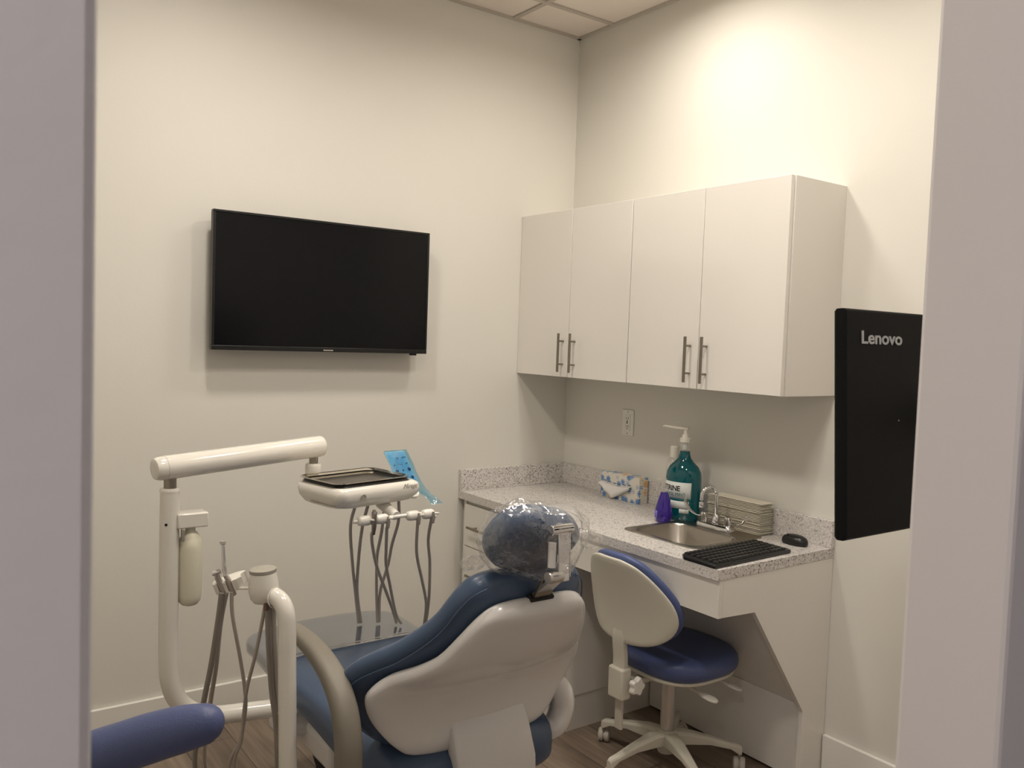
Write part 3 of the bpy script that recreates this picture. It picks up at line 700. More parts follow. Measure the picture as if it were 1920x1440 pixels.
BT, BB = V((CX, -1.888, 1.155)), V((CX, -1.893, 1.045))
bx_ = V((1, 0, 0)); bu_ = (BT - BB).normalized(); bn_ = bx_.cross(bu_)     # bn_ points back, away from the pad
if bn_.y > 0: bn_ = -bn_
def bp(a, b_, d): return BB + bx_ * a + bu_ * b_ + bn_ * d
LV = obj('headrest_bracket', MB().tube([bp(-0.030, 0.110, 0.0), bp(0.032, 0.110, 0.0)], 0.012, 18)
         .ring([[bp(a, b_, d) for a, b_ in ((-0.014, -0.008), (0.018, -0.008), (0.018, 0.112), (-0.014, 0.112))] for d in (0.002, 0.010)])
         .ring([[bp(a, b_, d) for a, b_ in ((0.018, 0.0), (0.022, 0.0), (0.022, 0.112), (0.018, 0.112))] for d in (-0.022, 0.010)]), M['chrome'], t, bevel=0.0015)
obj('headrest_mount', MB().tube([bp(0.0, 0.110, 0.0), bp(0.0, 0.085, -0.045)], 0.016, 14), M['steelbright'], t)
obj('pivot_knob', MB().lathe([(0.001, -0.020), (0.013, -0.020), (0.015, -0.016), (0.015, 0.016), (0.013, 0.020), (0.001, 0.020)], bp(-0.018, 0.004, 0.0), axis=bx_, seg=20), M['steelbright'], t)
obj('release_lever', MB().tube([bp(-0.030, 0.028, 0.004), bp(-0.028, 0.084, 0.004)], [0.0095, 0.0095], 14), M['shell'], LV)
obj('headrest_stem', MB().ring([[V((CX + a, y, z)) for a in (-0.022, 0.022)] + [V((CX + a, y + 0.005, z + 0.007)) for a in (0.022, -0.022)] for y, z in ((-1.893, 1.045), (-1.812, 0.975))]), M['steelbright'], t, bevel=0.001)

# clear bag over the headrest
t = thing('headrest_cover', (CX, -1.80, 1.02), 'crinkled clear plastic bag pulled over the blue headrest', 'plastic cover')
def wr(p, amp, f):
    return noise.noise_vector(p * f) * amp + noise.noise_vector(p * f * 2.7) * amp * 0.45
def bagpt(u, v):
    a = 2 * PI * u; th = PI * v
    c_, s_ = se(a, 2.4); k = math.sin(th) ** 0.55 if 0 < v < 1 else 0
    A = 0.143 * k * c_; B = 0.095 * k * s_; D = -0.064 * math.cos(th)
    # stretch towards the bracket behind the pad
    back = max(0.0, math.cos(th)) if v < 0.5 else 0
    if s_ < -0.2 and v < 0.6: B *= 1.14
    if s_ > 0.3: B += 0.012 * max(0, math.sin(a * 3 + 1)) * k
    p = hp(A + 0.006, B, D + 0.5 * A * A)
    if v < 0.5:
        w_ = math.exp(-((A - 0.02) / 0.06) ** 2 - ((B + 0.01) / 0.09) ** 2)
        p -= V((0, 0.075, 0.0)) * w_
    return p + wr(p, 0.010, 22)
mb = MB().grid(bagpt, 72, 40)
bmesh.ops.remove_doubles(mb.bm, verts=mb.bm.verts, dist=1e-4)
obj('film', mb, M['bag'], t, angle=180)
def puff(c0, r, sd, sq=(1, 1, 1)):
    b2 = MB(); bmesh.ops.create_icosphere(b2.bm, subdivisions=4, radius=1.0)
    for v in b2.bm.verts:
        p = V((v.co.x * sq[0], v.co.y * sq[1], v.co.z * sq[2])) * r
        v.co = V(c0) + p + wr(p + V((sd, 0, 0)), 0.016, 26)
    return b2
obj('film_corner', puff(hp(0.165, 0.018, -0.01), 0.030, 3.1, (1.3, 0.7, 0.75)), M['bag'], t, angle=180)
obj('film_corner', puff(hp(-0.105, -0.103, 0.0), 0.026, 7.7, (1.2, 0.6, 0.9)), M['bag'], t, angle=180)

# grey plastic cover on the foot end
o = obj('foot_cover', loft([(y, z, w + 0.004, th + 0.004, a) for (y, z, w, th, a) in resample(ss[:7], 3)][:-1] + [(-0.862, TOPZ - 0.0405, 0.287, 0.0445, 90)], ex=4.2, n=44), M['cover'], angle=70)
tag(o, 'shiny greyish see-through plastic cover over the foot end of the dental chair', 'plastic cover')
o = obj('cover_seam', MB().tube([(CX - 0.284, -0.861, TOPZ - 0.01), (CX - 0.265, -0.861, TOPZ + 0.005), (CX + 0.265, -0.861, TOPZ + 0.005), (CX + 0.284, -0.861, TOPZ - 0.01)], 0.003, 8)
        .tube([(CX - 0.284, -0.838, TOPZ - 0.01), (CX - 0.265, -0.838, TOPZ + 0.004), (CX + 0.265, -0.838, TOPZ + 0.004), (CX + 0.284, -0.838, TOPZ - 0.01)], 0.002, 8), M['cover'], o)

# ------------------------------------------------------------------ delivery unit
PY = -0.90
t = thing('delivery_unit', (-2.165, PY, 0), 'white post and swing arm carrying the instrument head over the chair', 'dental delivery unit')
pp = [(-2.165, PY, 1.128), (-2.165, PY, 0.90), (-2.164, PY, 0.66), (-2.158, PY, 0.58), (-2.135, PY, 0.52), (-2.09, PY, 0.475), (-2.03, PY, 0.452), (-1.93, PY, 0.440), (-1.80, PY - 0.01, 0.43)]
obj('post', MB().tube(pp, 0.0265, 24, smooth=6), M['dentwhite'], t, angle=60)
obj('post_neck', MB().lathe([(0.017, 0), (0.017, 0.05)], (-2.165, PY, 1.126)), M['nickel'], t)
obj('post_collar', MB().lathe([(0.0275, 0), (0.0275, 0.006), (0.025, 0.010), (0.018, 0.010)], (-2.165, PY, 1.124)), M['dentwhite'], t)
obj('set_screw', MB().lathe([(0.0001, 0.0015), (0.004, 0.0015), (0.004, -0.002)], V((-2.165, PY, 1.035)) + V((-0.55, -0.83, 0)).normalized() * 0.0262, axis=(-0.55, -0.83, 0), seg=12), M['rubber'], t)
obj('mount_bracket', MB().box(-1.86, PY - 0.08, 0.36, CX - 0.13, PY + 0.03, 0.40), M['shell'], t, bevel=0.015, bseg=3)
A0, A1 = V((-2.212, PY - 0.01, 1.190)), V((-1.678, -0.815, 1.220))
ad = (A1 - A0).normalized(); L_ = (A1 - A0).length
am = obj('swing_arm', MB().lathe([(0.022, 0.0), (0.029, 0.003), (0.0325, 0.012), (0.034, 0.03), (0.034, L_ - 0.012), (0.0325, L_ - 0.003), (0.029, L_)], A0, axis=ad, seg=32), M['dentwhite'], t, angle=40)
obj('end_cap_seam', MB().lathe([(0.0343, 0.030), (0.0346, 0.031), (0.0343, 0.032)], A0, axis=ad, seg=32), M['lightgrey'], am)
for q in (0.062, L_ - 0.035):
    c0 = A0 + ad * q + V((-0.3, -0.6, -0.75)).normalized() * 0.0335
    obj('screw', MB().lathe([(0.0001, 0.001), (0.004, 0.001), (0.004, -0.002)], c0, axis=(-0.3, -0.6, -0.75), seg=10), M['socket_dark'], am)
NX, NY = -1.708, -0.82
obj('head_neck', MB().lathe([(0.014, 0), (0.014, 0.04)], (NX, NY, 1.155)), M['nickel'], t)
obj('head_mount', MB().box(NX - 0.035, NY - 0.06, 1.078, NX + 0.035, NY + 0.03, 1.112), M['dentwhite'], t, bevel=0.008, bseg=3)
obj('head_collar', MB().lathe([(0.026, 0), (0.026, 0.045), (0.025, 0.052), (0.022, 0.056)], (NX, NY, 1.110), seg=28), M['dentwhite'], t)
# instrument head body
TH = math.radians(12.0)
HO = V((-1.6265, -0.955, 0))
def hd(a, b_, z): return HO + V((math.cos(TH) * a - math.sin(TH) * b_, math.sin(TH) * a + math.cos(TH) * b_, z))
def hring(x0, y0, x1, y1, r, z):
    return [hd(p.x, p.y, z) for p in rr(x0, y0, x1, y1, r, 0, 7)]
hb = MB().ring([hring(-0.125, -0.090, 0.150, 0.090, 0.05, 1.062), hring(-0.138, -0.110, 0.162, 0.102, 0.05, 1.069), hring(-0.149, -0.124, 0.174, 0.108, 0.040, 1.088), hring(-0.151, -0.126, 0.175, 0.110, 0.035, 1.106),
                hring(-0.148, -0.122, 0.168, 0.106, 0.030, 1.121), hring(-0.140, -0.112, 0.156, 0.098, 0.03, 1.128)])
hbo = obj('instrument_head', hb, M['dentwhite'], t, angle=60)
obj('vent_slot', MB().ring([[hd(-0.1455, b_, z) for b_, z in ((-0.09, 1.072), (0.03, 1.072), (0.03, 1.075), (-0.09, 1.075))], [hd(-0.138, b_, z) for b_, z in ((-0.09, 1.072), (0.03, 1.072), (0.03, 1.075), (-0.09, 1.075))]]), M['lightgrey'], hbo)
# emblem and script
fo = hd(-0.066, -0.1265, 1.098); fx = V((math.cos(TH), math.sin(TH), 0)); fy = V((0, 0, 1)); fn = fx.cross(fy)
em = MB()
def arc(r0, r1, a0, a1, n_=20):
    ring = [fo + fx * r1 * math.cos(a0 + (a1 - a0) * i / n_) + fy * r1 * math.sin(a0 + (a1 - a0) * i / n_) + fn * 0.0008 for i in range(n_ + 1)]
    em.tube(ring, r0, 6)
arc(0.0012, 0.0100, math.radians(-60), math.radians(215)); arc(0.0010, 0.0055, math.radians(20), math.radians(300)); em.tube([fo + fx * -0.003 + fn * 0.001, fo + fx * 0.005 + fy * 0.001 + fn * 0.001], 0.0009, 6)
obj('emblem', em, M['capgrey'], hbo)
text('script', 'Mirage', 0.022, M['capgrey'], hd(0.088, -0.1262, 1.108), fx, fy, hbo, depth=0.0004, shear=0.35, sx=0.95)
# holder bar
obj('holder_stem', MB().tube([hd(0.055, -0.06, 1.060), hd(0.055, -0.095, 1.045), (-1.546, -1.078, 1.030)], [0.019, 0.017, 0.015], 16), M['dentwhite'], t)
hbar = obj('holder_bar', MB().tube([(-1.69, -1.08, 1.026), (-1.43, -1.08, 1.030)], 0.006, 12), M['dentwhite'], t)
for hxp, mk in ((-1.655, 1), (-1.598, 0), (-1.491, 0), (-1.437, 0)):
    ho = obj('holder', MB().lathe([(0.001, -0.022), (0.010, -0.021), (0.014, -0.017), (0.0155, -0.006), (0.0155, 0.012), (0.013, 0.018), (0.001, 0.019)], (hxp, -1.083, 1.027), axis=(1, 0, 0), seg=18), M['dentwhite'], t)
    obj('holder_fork', MB().tube([(hxp + 0.012, -1.096, 1.031), (hxp + 0.020, -1.104, 1.031), (hxp + 0.0285, -1.100, 1.030)], 0.004, 8).tube([(hxp + 0.012, -1.09, 1.018), (hxp + 0.026, -1.09, 1.018)], 0.004, 8), M['dentwhite'], ho)
# hoses
hoses = [
    ('d', [(-1.642, -1.00, 1.064), (-1.628, -0.933, 0.98), (-1.578, -0.846, 0.843), (-1.522, -0.76, 0.706), (-1.473, -0.690, 0.571)]),
    ('d', [(-1.600, -1.00, 1.063), (-1.588, -0.934, 0.968), (-1.556, -0.848, 0.841), (-1.516, -0.762, 0.706), (-1.463, -0.690, 0.571)]),
    ('l', [(-1.633, -1.09, 0.988), (-1.596, -1.022, 0.937), (-1.545, -0.955, 0.847), (-1.476, -0.887, 0.742), (-1.412, -0.82, 0.65), (-1.357, -0.752, 0.571)]),
    ('d', [(-1.55, -1.01, 1.06), (-1.531, -0.958, 0.958), (-1.512, -0.896, 0.873), (-1.482, -0.834, 0.81), (-1.448, -0.772, 0.698), (-1.412, -0.715, 0.571)]),
    ('l', [(-1.583, -1.09, 0.999), (-1.549, -1.025, 0.915), (-1.513, -0.96, 0.845), (-1.463, -0.896, 0.756), (-1.403, -0.831, 0.633), (-1.346, -0.766, 0.571)]),
    ('d', [(-1.497, -1.00, 1.071), (-1.472, -0.959, 0.987), (-1.46, -0.897, 0.894), (-1.441, -0.836, 0.806), (-1.435, -0.774, 0.697), (-1.404, -0.713, 0.571)]),
    ('l', [(-1.476, -1.09, 1.015), (-1.441, -1.027, 0.894), (-1.381, -0.963, 0.78), (-1.325, -0.9, 0.673), (-1.300, -0.846, 0.571)]),
    ('l', [(-1.425, -1.09, 1.020), (-1.40, -1.028, 0.93), (-1.355, -0.967, 0.831), (-1.318, -0.905, 0.687), (-1.297, -0.85, 0.571)]),
]
for kind, p in hoses: obj('hose', MB().tube(p, 0.0052, 10, smooth=6), M['hose'], t, angle=60)
# syringe in the first holder
sy = obj('syringe', MB().tube([(-1.632, -1.100, 1.060), (-1.631, -1.100, 1.052), (-1.630, -1.098, 1.010), (-1.630, -1.094, 0.985)], [0.004, 0.0085, 0.0075, 0.0055], 14), M['nickel'], t)
obj('syringe_button', MB().lathe([(0.001, 0.004), (0.004, 0.004), (0.004, 0)], (-1.632, -1.1065, 1.053), axis=(-0.3, -0.9, 0.1), seg=10), M['chrome'], sy)
for xx in (-1.583, -1.477, -1.426):
    obj('handpiece_connector', MB().tube([(xx, -1.098, 1.036), (xx, -1.098, 1.020), (xx + 0.001, -1.094, 1.000)], [0.004, 0.0065, 0.0055], 12), M['hosedark'], t)
# water bottle on the post
wb = obj('bottle_bracket', MB().box(-2.150, PY - 0.028, 1.020, -2.065, PY + 0.028, 1.062), M['dentwhite'], t, bevel=0.004)
obj('water_bottle', MB().lathe([(0.012, 0), (0.022, 0.004), (0.030, 0.014), (0.0325, 0.03), (0.034, 0.09), (0.034, 0.165), (0.031, 0.19), (0.022, 0.207), (0.014, 0.215), (0.014, 0.228)], (-2.108, PY, 0.792), seg=30), M['bottlemilk'], t, angle=60)
obj('bottle_tab', MB().box(-2.14, PY - 0.032, 0.985, -2.132, PY - 0.02, 1.02), M['hosedark'], wb, bevel=0.001)
# control pad with blue barrier film
t = thing('control_pad', (-1.40, -0.90, 1.06), 'tilted light blue touch pad wrapped in blue film beside the instrument tray', 'control pad')
c0, cx_, cy_ = V((-1.474, -0.85, 1.193)), V((-1.400, -0.85, 1.194)) - V((-1.474, -0.85, 1.193)), V((0.052, -0.02, -0.112))
cn = cx_.cross(cy_).normalized()
if cn.y > 0: cn = -cn
def cp(u, v, d=0): return c0 + cx_ * u + cy_ * v + cn * d
pd = obj('panel', MB().ring([[cp(u, v, -0.006) for u, v in ((0, 0), (1, 0), (1, 1), (0, 1))], [cp(u, v, 0) for u, v in ((0, 0), (1, 0), (1, 1), (0, 1))]]), M['padcyan'], t, bevel=0.001, smooth=False)
ic = MB()
def dot(u, v, r, n_=12, shp=None):
    c_ = cp(u, v, 0.0006); ux = cx_.normalized(); uy = cy_.normalized()
    pts = [(math.cos(2 * PI * k / n_ + PI / 2) * r, math.sin(2 * PI * k / n_ + PI / 2) * r) for k in range(n_)]
    ic.ring([[c_ + ux * a + uy * b_ for a, b_ in pts], [c_ + ux * a + uy * b_ + cn * 0.0006 for a, b_ in pts]])
dot(0.50, 0.20, 0.0042, 3); dot(0.20, 0.40, 0.004, 3); dot(0.85, 0.36, 0.004, 3)
for u in (0.74, 0.80, 0.86, 0.92): dot(u, 0.18, 0.0020, 4)
for u in (0.42, 0.50, 0.58): dot(u, 0.37 + 0.02 * (u > 0.45), 0.0016, 6)
dot(0.20, 0.58, 0.0058); dot(0.52, 0.56, 0.0034, 4); dot(0.84, 0.54, 0.0058)
for u in (0.18, 0.50, 0.82): dot(u, 0.78, 0.0064, 4)
obj('icon', ic, mat('icon_navy', rgb(30, 70, 110), 0.5), pd, smooth=False)
def wrap(u, v):
    s = v
    p = cp(-0.06 + 1.12 * u, -0.04 + s * 1.62, 0.011 + 0.004 * math.sin(u * 7 + v * 5))
    if s > 0.62:
        k = (s - 0.62) / 0.38
        mid = cp(0.86, -0.04 + s * 1.62, 0.004)
        p = p.lerp(mid, 0.55 * math.sin(PI * min(k, 1) * 0.75))
        p += V((0.040 * k, -0.03 * k, 0.0))
    return p + wr(p, 0.004, 40) * (0.3 + v)
obj('film', MB().grid(wrap, 24, 40), M['bluefilm'], t, angle=180)
obj('pad_arm', MB().tube([cp(0.6, 1.0, -0.008), (-1.375, -0.905, 1.06), (-1.40, -0.94, 1.055), (-1.45, -0.955, 1.063)], 0.006, 10, smooth=4), M['dentwhite'], t)

# metal tray resting on the head
t = thing('instrument_tray', tuple(hd(0, 0, 1.128)), 'shallow rectangular stainless tray resting on the white instrument head', 'tray')
tr = MB().ring([hring(-0.118, -0.080, 0.118, 0.080, 0.022, 1.1275), hring(-0.124, -0.086, 0.124, 0.086, 0.026, 1.130), hring(-0.138, -0.099, 0.138, 0.099, 0.032, 1.142), hring(-0.146, -0.107, 0.146, 0.107, 0.036, 1.1425), hring(-0.146, -0.107, 0.146, 0.107, 0.036, 1.140),
                hring(-0.137, -0.098, 0.137, 0.098, 0.031, 1.1395)], cap1=False, cap0=False)
obj('rim', tr, M['traysteel'], t, angle=50)
obj('tray_floor', MB().ring([hring(-0.118, -0.080, 0.118, 0.080, 0.022, 1.1275), hring(-0.119, -0.081, 0.119, 0.081, 0.022, 1.1288)]), M['steel'], t)
obj('tray_gasket', MB().ring([hring(-0.140, -0.108, 0.146, 0.100, 0.034, 1.1268), hring(-0.140, -0.108, 0.146, 0.100, 0.034, 1.1272), hring(-0.136, -0.100, 0.140, 0.098, 0.034, 1.136), hring(-0.128, -0.092, 0.130, 0.090, 0.03, 1.1365)], cap1=False), M['black'], t)

# ------------------------------------------------------------------ assistant instrument post
t = thing('assistant_unit', (-2.03, -1.46, 0), 'curved white post with grey capped hub and suction holder, in front of the chair arm', 'dental instrument post')
ap = [(-2.062, -1.372, 0.938), (-2.056, -1.388, 0.942), (-2.048, -1.406, 0.944), (-2.038, -1.427, 0.934), (-2.033, -1.442, 0.912), (-2.031, -1.448, 0.875), (-2.031, -1.452, 0.809), (-2.029, -1.466, 0.543), (-2.02, -1.46, 0.36), (-1.98, -1.43, 0.28), (-1.88, -1.36, 0.24), (-1.72, -1.28, 0.23)]
po = obj('post', MB().tube(ap, [0.0215] * 12, 26, smooth=6), M['dentwhite'], t, angle=60)
obj('post_joint', MB().lathe([(0.0216, 0), (0.0222, 0.001), (0.0222, 0.003), (0.0216, 0.004)], (-2.030, -1.459, 0.672), seg=28), M['lightgrey'], po)
hu_ = (V((-0.06, 0.03, 1))).normalized()
HB = (-2.064, -1.376, 0.966)
hub = obj('hub', MB().lathe([(0.015, -0.044), (0.026, -0.040), (0.033, -0.030), (0.0365, -0.014), (0.036, 0.004), (0.0315, 0.032)], HB, axis=hu_, seg=32), M['dentwhite'], t, angle=60)
obj('hub_cap', MB().lathe([(0.032, 0.0322), (0.0325, 0.034), (0.0325, 0.0405), (0.030, 0.042), (0.001, 0.0425)], HB, axis=hu_, seg=32), M['capgrey'], hub)
rc_ = V((-2.047, -1.408, 0.942)); rn_ = V((0.45, -0.85, 0.05)).normalized(); ru_ = V((0, 0, 1)); ru_ = (ru_ - rn_ * ru_.dot(rn_)).normalized(); rs_ = rn_.cross(ru_)
obj('hub_ring', MB().tube([rc_ + (rs_ * math.cos(a) + ru_ * math.sin(a)) * 0.0245 for a in [2 * PI * k / 28 for k in range(29)]], 0.0015, 6), M['dentwhite'], hub)
obj('latch', MB().tube([(-2.066, -1.402, 0.930), (-2.067, -1.404, 0.912)], 0.006, 10), mat('latch_bronze', rgb(110, 84, 74), 0.4), hub)
obj('holder_rod', MB().tube([(-2.082, -1.356, 0.955), (-2.108, -1.318, 0.950)], 0.0038, 10), M['dentwhite'], t)
def scal():
    pts = []
    def ar_(cx0, cy0, r, a0, a1, n_=8): return [(cx0 + r * math.cos(math.radians(a0 + (a1 - a0) * i / n_)), cy0 + r * math.sin(math.radians(a0 + (a1 - a0) * i / n_))) for i in range(n_ + 1)]
    pts += [(-0.040, -0.004), (-0.037, -0.012), (-0.030, -0.016)]
    pts += ar_(-0.020, -0.012, 0.0085, 200, 340)[::-1][::-1][:0]
    pts += [(-0.026, -0.016), (-0.026, -0.004), (-0.019, 0.000), (-0.0125, -0.004), (-0.0125, -0.018)]
    pts += [(-0.004, -0.020), (-0.0035, -0.008), (0.003, -0.004), (0.0095, -0.008), (0.010, -0.020)]
    pts += [(0.022, -0.017), (0.036, -0.010)]
    pts += [(0.030, -0.003), (0.030, 0.005), (0.036, 0.011), (0.043, 0.013)]
    pts += [(0.036, 0.020), (0.018, 0.022), (0.0, 0.020), (-0.02, 0.016), (-0.036, 0.007)]
    return pts
SO = V((-2.122, -1.300, 0.962)); sa = V((0.80, -0.50, 0.30)).normalized(); sbv = V((0.5, 0.83, 0.25)); sbv = (sbv - sa * sbv.dot(sa)).normalized(); sn = sa.cross(sbv)
if sn.z < 0: sn = -sn
def so(a, b_, d): return SO + sa * a + sbv * b_ + sn * d
hol = obj('suction_holder', MB().prism(scal(), lambda a, b_, d: so(a, b_, d), -0.018, 0.012), M['dentwhite'], t, smooth=False, bevel=0.0015)
hv = obj('suction_handpiece', MB().tube([so(-0.019, -0.009, -0.030), so(-0.019, -0.009, 0.020), (so(-0.018, -0.009, 0.034))], [0.0068, 0.0082, 0.0072], 16), M['steelbright'], t)
obj('suction_valve', MB().lathe([(0.001, -0.010), (0.006, -0.010), (0.0085, -0.004), (0.0085, 0.004), (0.006, 0.010), (0.001, 0.010)], so(-0.017, -0.010, 0.040), axis=sa, seg=16), M['chrome'], hv)
hv = obj('syringe', MB().tube([so(0.003, -0.012, -0.030), so(0.003, -0.012, 0.016), so(0.001, -0.012, 0.028)], [0.0060, 0.0066, 0.0060], 14), M['hose'], t)
obj('syringe_nozzle', MB().tube([so(0.001, -0.012, 0.026), (-2.140, -1.309, 1.006), (-2.142, -1.306, 1.060)], [0.0055, 0.0052, 0.0044], 12).tube([(-2.148, -1.302, 1.064), (-2.136, -1.309, 1.064)], 0.0046, 10), M['chrome'], hv)
asth = [
    (0.0070, [(-2.143, -1.306, 0.941), (-2.144, -1.281, 0.856), (-2.146, -1.238, 0.734), (-2.151, -1.182, 0.59), (-2.136, -1.082, 0.401), (-2.06, -1.0, 0.25), (-1.8, -1.0, 0.16)]),
    (0.0058, [(-2.132, -1.306, 0.939), (-2.132, -1.265, 0.849), (-2.129, -1.226, 0.727), (-2.122, -1.154, 0.587), (-2.099, -1.048, 0.376), (-2.0, -0.98, 0.22), (-1.8, -0.96, 0.14)]),
    (0.0048, [(-2.122, -1.316, 0.942), (-2.116, -1.307, 0.88), (-2.09, -1.289, 0.767), (-2.067, -1.262, 0.671), (-2.056, -1.238, 0.603), (-2.051, -1.186, 0.496), (-2.062, -1.135, 0.404), (-2.02, -1.08, 0.22), (-1.8, -1.05, 0.13)]),
    (0.0044, [(-2.064, -1.390, 0.926), (-2.067, -1.373, 0.863), (-2.069, -1.34, 0.78), (-2.069, -1.285, 0.679), (-2.063, -1.246, 0.594), (-2.055, -1.207, 0.506), (-2.05, -1.144, 0.405), (-1.98, -1.08, 0.2), (-1.8, -1.1, 0.13)]),
    (0.0078, [(-2.059, -1.394, 0.929), (-2.052, -1.386, 0.831), (-2.036, -1.369, 0.703), (-2.02, -1.363, 0.602), (-2.009, -1.354, 0.485), (-1.97, -1.31, 0.28), (-1.8, -1.2, 0.14)]),
    (0.0078, [(-2.046, -1.392, 0.928), (-2.039, -1.383, 0.828), (-2.021, -1.368, 0.699), (-2.008, -1.359, 0.597), (-1.996, -1.351, 0.481), (-1.95, -1.30, 0.26), (-1.8, -1.16, 0.14)]),
]
for i, (r, p) in enumerate(asth): obj('hose', MB().tube(p, r, 12, smooth=6), M['hose'] if i not in (0, 4) else M['hosedark'], t, angle=60)

# ------------------------------------------------------------------ operator stool
HX, HY = -0.44, -1.20
t = stool = thing('operator_stool', (HX, HY, 0), 'low wheeled stool with blue seat and ivory back shell at the counter', 'stool')
bs = MB()
for k in range(5):
    a = math.radians(105.9 + 72 * k); d = V((math.cos(a), math.sin(a), 0)); s_ = V((-d.y, d.x, 0)); O = V((HX, HY, 0))
    rings = []
    for (r, w, zt, zb) in ((0.02, 0.030, 0.140, 0.090), (0.08, 0.026, 0.138, 0.095), (0.16, 0.020, 0.122, 0.095), (0.24, 0.015, 0.102, 0.080), (0.272, 0.013, 0.096, 0.060), (0.282, 0.011, 0.088, 0.060)):
        rings.append([O + d * r + s_ * x_ + V((0, 0, z)) for x_, z in ((-w, zb), (w, zb), (w * 1.0, zt - 0.008), (w * 0.6, zt), (-w * 0.6, zt), (-w, zt - 0.008))])
    obj('base_arm', MB().ring(rings), M['ivory'], t, bevel=0.002, angle=40)
    cpos = O + d * 0.274
    ca = math.radians(40 + 60 * k); cd = V((math.cos(ca), math.sin(ca), 0)); cs = V((-cd.y, cd.x, 0)); wc = cpos + cd * 0.012
    cst = obj('castor', MB().lathe([(0.001, -0.022), (0.021, -0.022), (0.026, -0.018), (0.026, -0.004), (0.020, -0.003), (0.020, 0.003), (0.026, 0.004), (0.026, 0.018), (0.021, 0.022), (0.001, 0.022)], (wc.x, wc.y, 0.0265), axis=cs, seg=24), M['castor'], t, angle=40)
    obj('castor_stem', MB().tube([(cpos.x, cpos.y, 0.045), (cpos.x, cpos.y, 0.07)], 0.007, 8), M['hosedark'], cst)
obj('hub', MB().lathe([(0.030, 0.055), (0.040, 0.075), (0.045, 0.12), (0.034, 0.142)], (HX, HY, 0), seg=28), M['ivory'], t)
obj('gas_column', MB().lathe([(0.026, 0.14), (0.026, 0.335)], (HX, HY, 0), seg=24), M['steelbright'], t)
obj('column_boot', MB().lathe([(0.016, 0.335), (0.022, 0.337), (0.026, 0.372)], (HX, HY, 0), seg=24), M['rubber'], t)
def disc(x_c, y_c, rx, ry, z0, h, ex, edge, n_=40):
    out = []
    for f, zf in ((0.80, 0), (0.93, 0.06), (0.985, 0.25), (1.0, 0.5), (0.985, 0.75), (0.93, 0.93), (0.80, 1.0), (0.5, 1.02), (0.15, 1.0)):
        out.append([V((x_c + rx * f * se(2 * PI * k / n_, ex)[0], y_c + ry * f * se(2 * PI * k / n_, ex)[1], z0 + h * zf)) for k in range(n_)])
    return MB().ring(out)
SXc, SYc = -0.425, -1.21
obj('seat', disc(SXc, SYc, 0.198, 0.215, 0.398, 0.075, 2.9, 0), M['stoolblue'], t, angle=70)
obj('seat_pan', disc(SXc, SYc, 0.190, 0.200, 0.383, 0.022, 2.9, 0), M['ivory'], t, angle=70)
obj('mechanism', MB().box(HX - 0.07, HY - 0.05, 0.355, HX + 0.08, HY + 0.05, 0.385).box(HX - 0.24, HY - 0.02, 0.352, HX - 0.05, HY + 0.02, 0.375), M['ivory'], t, bevel=0.006)
# back post
BX = -0.695
obj('back_post', MB().band([(BX, HY, 0.62), (BX - 0.008, HY, 0.54), (BX, HY, 0.46), (BX, HY, 0.38)], 0.030, 0.014, (0, 1, 0), ex=4), M['ivory'], t)
obj('post_clamp', MB().box(BX - 0.024, HY - 0.037, 0.318, BX + 0.024, HY + 0.037, 0.432).box(BX + 0.02, HY - 0.022, 0.345, HX - 0.2, HY + 0.022, 0.385), M['ivory'], t, bevel=0.008, bseg=3)
obj('post_rod', MB().band([(BX + 0.004, HY, 0.325), (BX + 0.004, HY, 0.26), (BX + 0.004, HY, 0.205)], 0.018, 0.007, (0, 1, 0), ex=4), M['lightgrey'], t)
kn = []
for k in range(40):
    a = 2 * PI * k / 40; kn.append((0.030 + 0.0045 * math.cos(5 * a), a))
obj('knob', MB().ring([[V((BX + 0.03 + r * s_ * math.cos(a), HY - 0.045 - d, 0.372 + r * s_ * math.sin(a))) for r, a in kn] for s_, d in ((0.8, 0.0), (1.0, 0.004), (1.0, 0.018), (0.85, 0.024))]).tube([(BX + 0.03, HY - 0.02, 0.372), (BX + 0.03, HY - 0.046, 0.372)], 0.008, 10), M['trim'], t, angle=40)
for (p0, p1, p2) in (((HX - 0.03, HY - 0.05, 0.37), (HX - 0.02, HY - 0.14, 0.345), (HX - 0.01, HY - 0.225, 0.335)), ((HX + 0.07, HY - 0.05, 0.37), (HX + 0.14, HY - 0.11, 0.34), (HX + 0.19, HY - 0.17, 0.315))):
    p0, p1, p2 = V(p0), V(p1), V(p2); e_ = (p2 - p1).normalized()
    lv = obj('lever', MB().tube([p0, p1, p2 - e_ * 0.05], [0.008, 0.007, 0.006], 10), M['ivory'], t)
    obj('paddle', MB().band([p2 - e_ * 0.062, p2 - e_ * 0.04, p2 - e_ * 0.01, p2 + e_ * 0.008, p2 + e_ * 0.014], [0.007, 0.019, 0.021, 0.014, 0.004], [0.005, 0.007, 0.007, 0.006, 0.003], e_.cross(V((0, 0, 1))), seg=14, ex=2.2), M['trim'], lv)
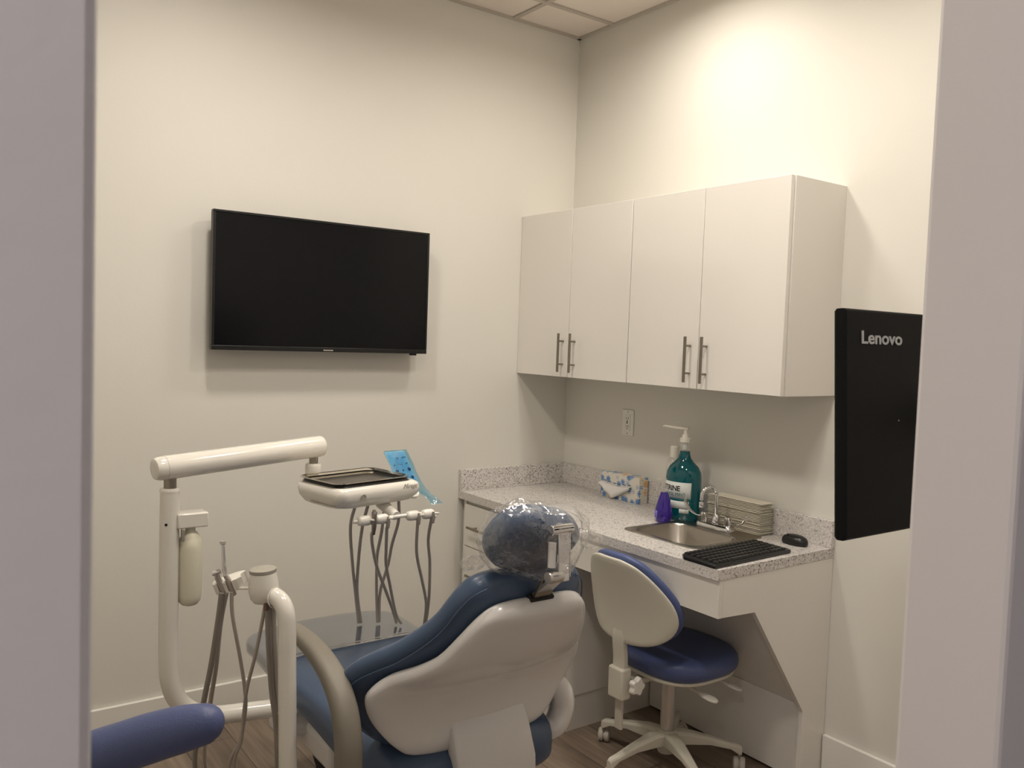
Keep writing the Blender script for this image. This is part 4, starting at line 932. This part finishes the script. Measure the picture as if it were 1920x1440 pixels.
# backrest
BK = [(0.526, 0.060), (0.536, 0.118), (0.556, 0.162), (0.585, 0.195), (0.622, 0.215), (0.660, 0.218), (0.700, 0.208), (0.740, 0.186), (0.775, 0.160), (0.803, 0.132), (0.824, 0.100), (0.838, 0.055)]
def sback(grow, th, off, e0, zup=0.0, curve=1.55):
    rings = []
    pts = [(z, w) for z, w in BK]
    st = resample([(z, w) for z, w in pts], 3)
    n_ = len(st)
    for i, (z, w) in enumerate(st):
        f = min(i, n_ - 1 - i) / 4.0; e = min(1.0, e0 + (1 - e0) * math.sqrt(max(0, min(1, f))))
        rec = -0.20 * (z - 0.62) - 0.6 * (z - 0.66) ** 2
        z2 = z + (zup * (z - 0.526) / 0.31)
        ring = []
        for k in range(44):
            c_, s_ = se(2 * PI * k / 44, 3.0)
            yy = (w + grow) * c_
            ring.append(V((BX - 0.015 + rec + off + th * e * s_ + curve * yy * yy, HY + yy, z2)))
        rings.append(ring)
    return MB().ring(rings)
obj('back_shell', sback(0.0, 0.011, 0.0, 0.4), M['ivory'], t, angle=70)
obj('back_cushion', sback(-0.004, 0.022, 0.032, 0.3, zup=0.012), M['stoolblue'], t, angle=70)

# ------------------------------------------------------------------ assistant stool, only its padded arm in view
t = thing('assistant_stool', (-2.80, -1.62, 0), 'navy blue padded support arm of a second stool, poking in at bottom left', 'stool')
ps = [(-2.322, -1.903, 0.896), (-2.330, -1.898, 0.895), (-2.345, -1.888, 0.892), (-2.382, -1.861, 0.880), (-2.428, -1.829, 0.862), (-2.489, -1.787, 0.835), (-2.56, -1.735, 0.806), (-2.66, -1.665, 0.785), (-2.76, -1.62, 0.775)]
obj('arm_pad', MB().tube(ps, [0.008, 0.024, 0.034, 0.0405, 0.043, 0.044, 0.044, 0.042, 0.030], 26, smooth=5), M['padblue'], t, angle=80)
obj('arm_bracket', MB().tube([(-2.70, -1.64, 0.76), (-2.72, -1.63, 0.60), (-2.78, -1.62, 0.47), (-2.80, -1.62, 0.46)], 0.014, 12, smooth=4), M['nickel'], t)
obj('seat', disc(-2.86, -1.62, 0.17, 0.17, 0.47, 0.075, 2.4, 0), M['padblue'], t, angle=70)
obj('gas_column', MB().lathe([(0.025, 0.1), (0.025, 0.47)], (-2.86, -1.62, 0), seg=20), M['nickel'], t)
obj('base', MB().lathe([(0.20, 0), (0.20, 0.03), (0.05, 0.09), (0.03, 0.12)], (-2.86, -1.62, 0), seg=30), M['ivory'], t)

# ------------------------------------------------------------------ world, camera, view
w = bpy.data.worlds.new('world'); S.world = w; w.use_nodes = True
w.node_tree.nodes['Background'].inputs[0].default_value = (0.8, 0.85, 1.0, 1); w.node_tree.nodes['Background'].inputs[1].default_value = 0.2

cam = bpy.data.cameras.new('camera'); co_ = bpy.data.objects.new('camera', cam); COL.objects.link(co_)
yaw, pit, rol, F = 0.6266, -0.0535, 0.0349, 1601.782
fwd = V((math.sin(yaw) * math.cos(pit), math.cos(yaw) * math.cos(pit), math.sin(pit))); right = V((math.cos(yaw), -math.sin(yaw), 0)); upv = right.cross(fwd)
r2 = right * math.cos(rol) + upv * math.sin(rol); u2 = upv * math.cos(rol) - right * math.sin(rol)
mw = Matrix.Identity(4)
for i in range(3): mw[i][0], mw[i][1], mw[i][2] = r2[i], u2[i], -fwd[i]
mw[0][3], mw[1][3], mw[2][3] = -2.7883, -3.3748, 1.5853
co_.matrix_world = mw
cam.sensor_width = 36; cam.lens = F / 1920 * 36; cam.clip_start = 0.02
cam.dof.use_dof = True; cam.dof.focus_distance = 3.0; cam.dof.aperture_fstop = 13
S.camera = co_
S.view_settings.view_transform = 'Standard'; S.view_settings.look = 'None'; S.view_settings.exposure = 0.64; S.view_settings.gamma = 1.0
S.view_settings.use_curve_mapping = False
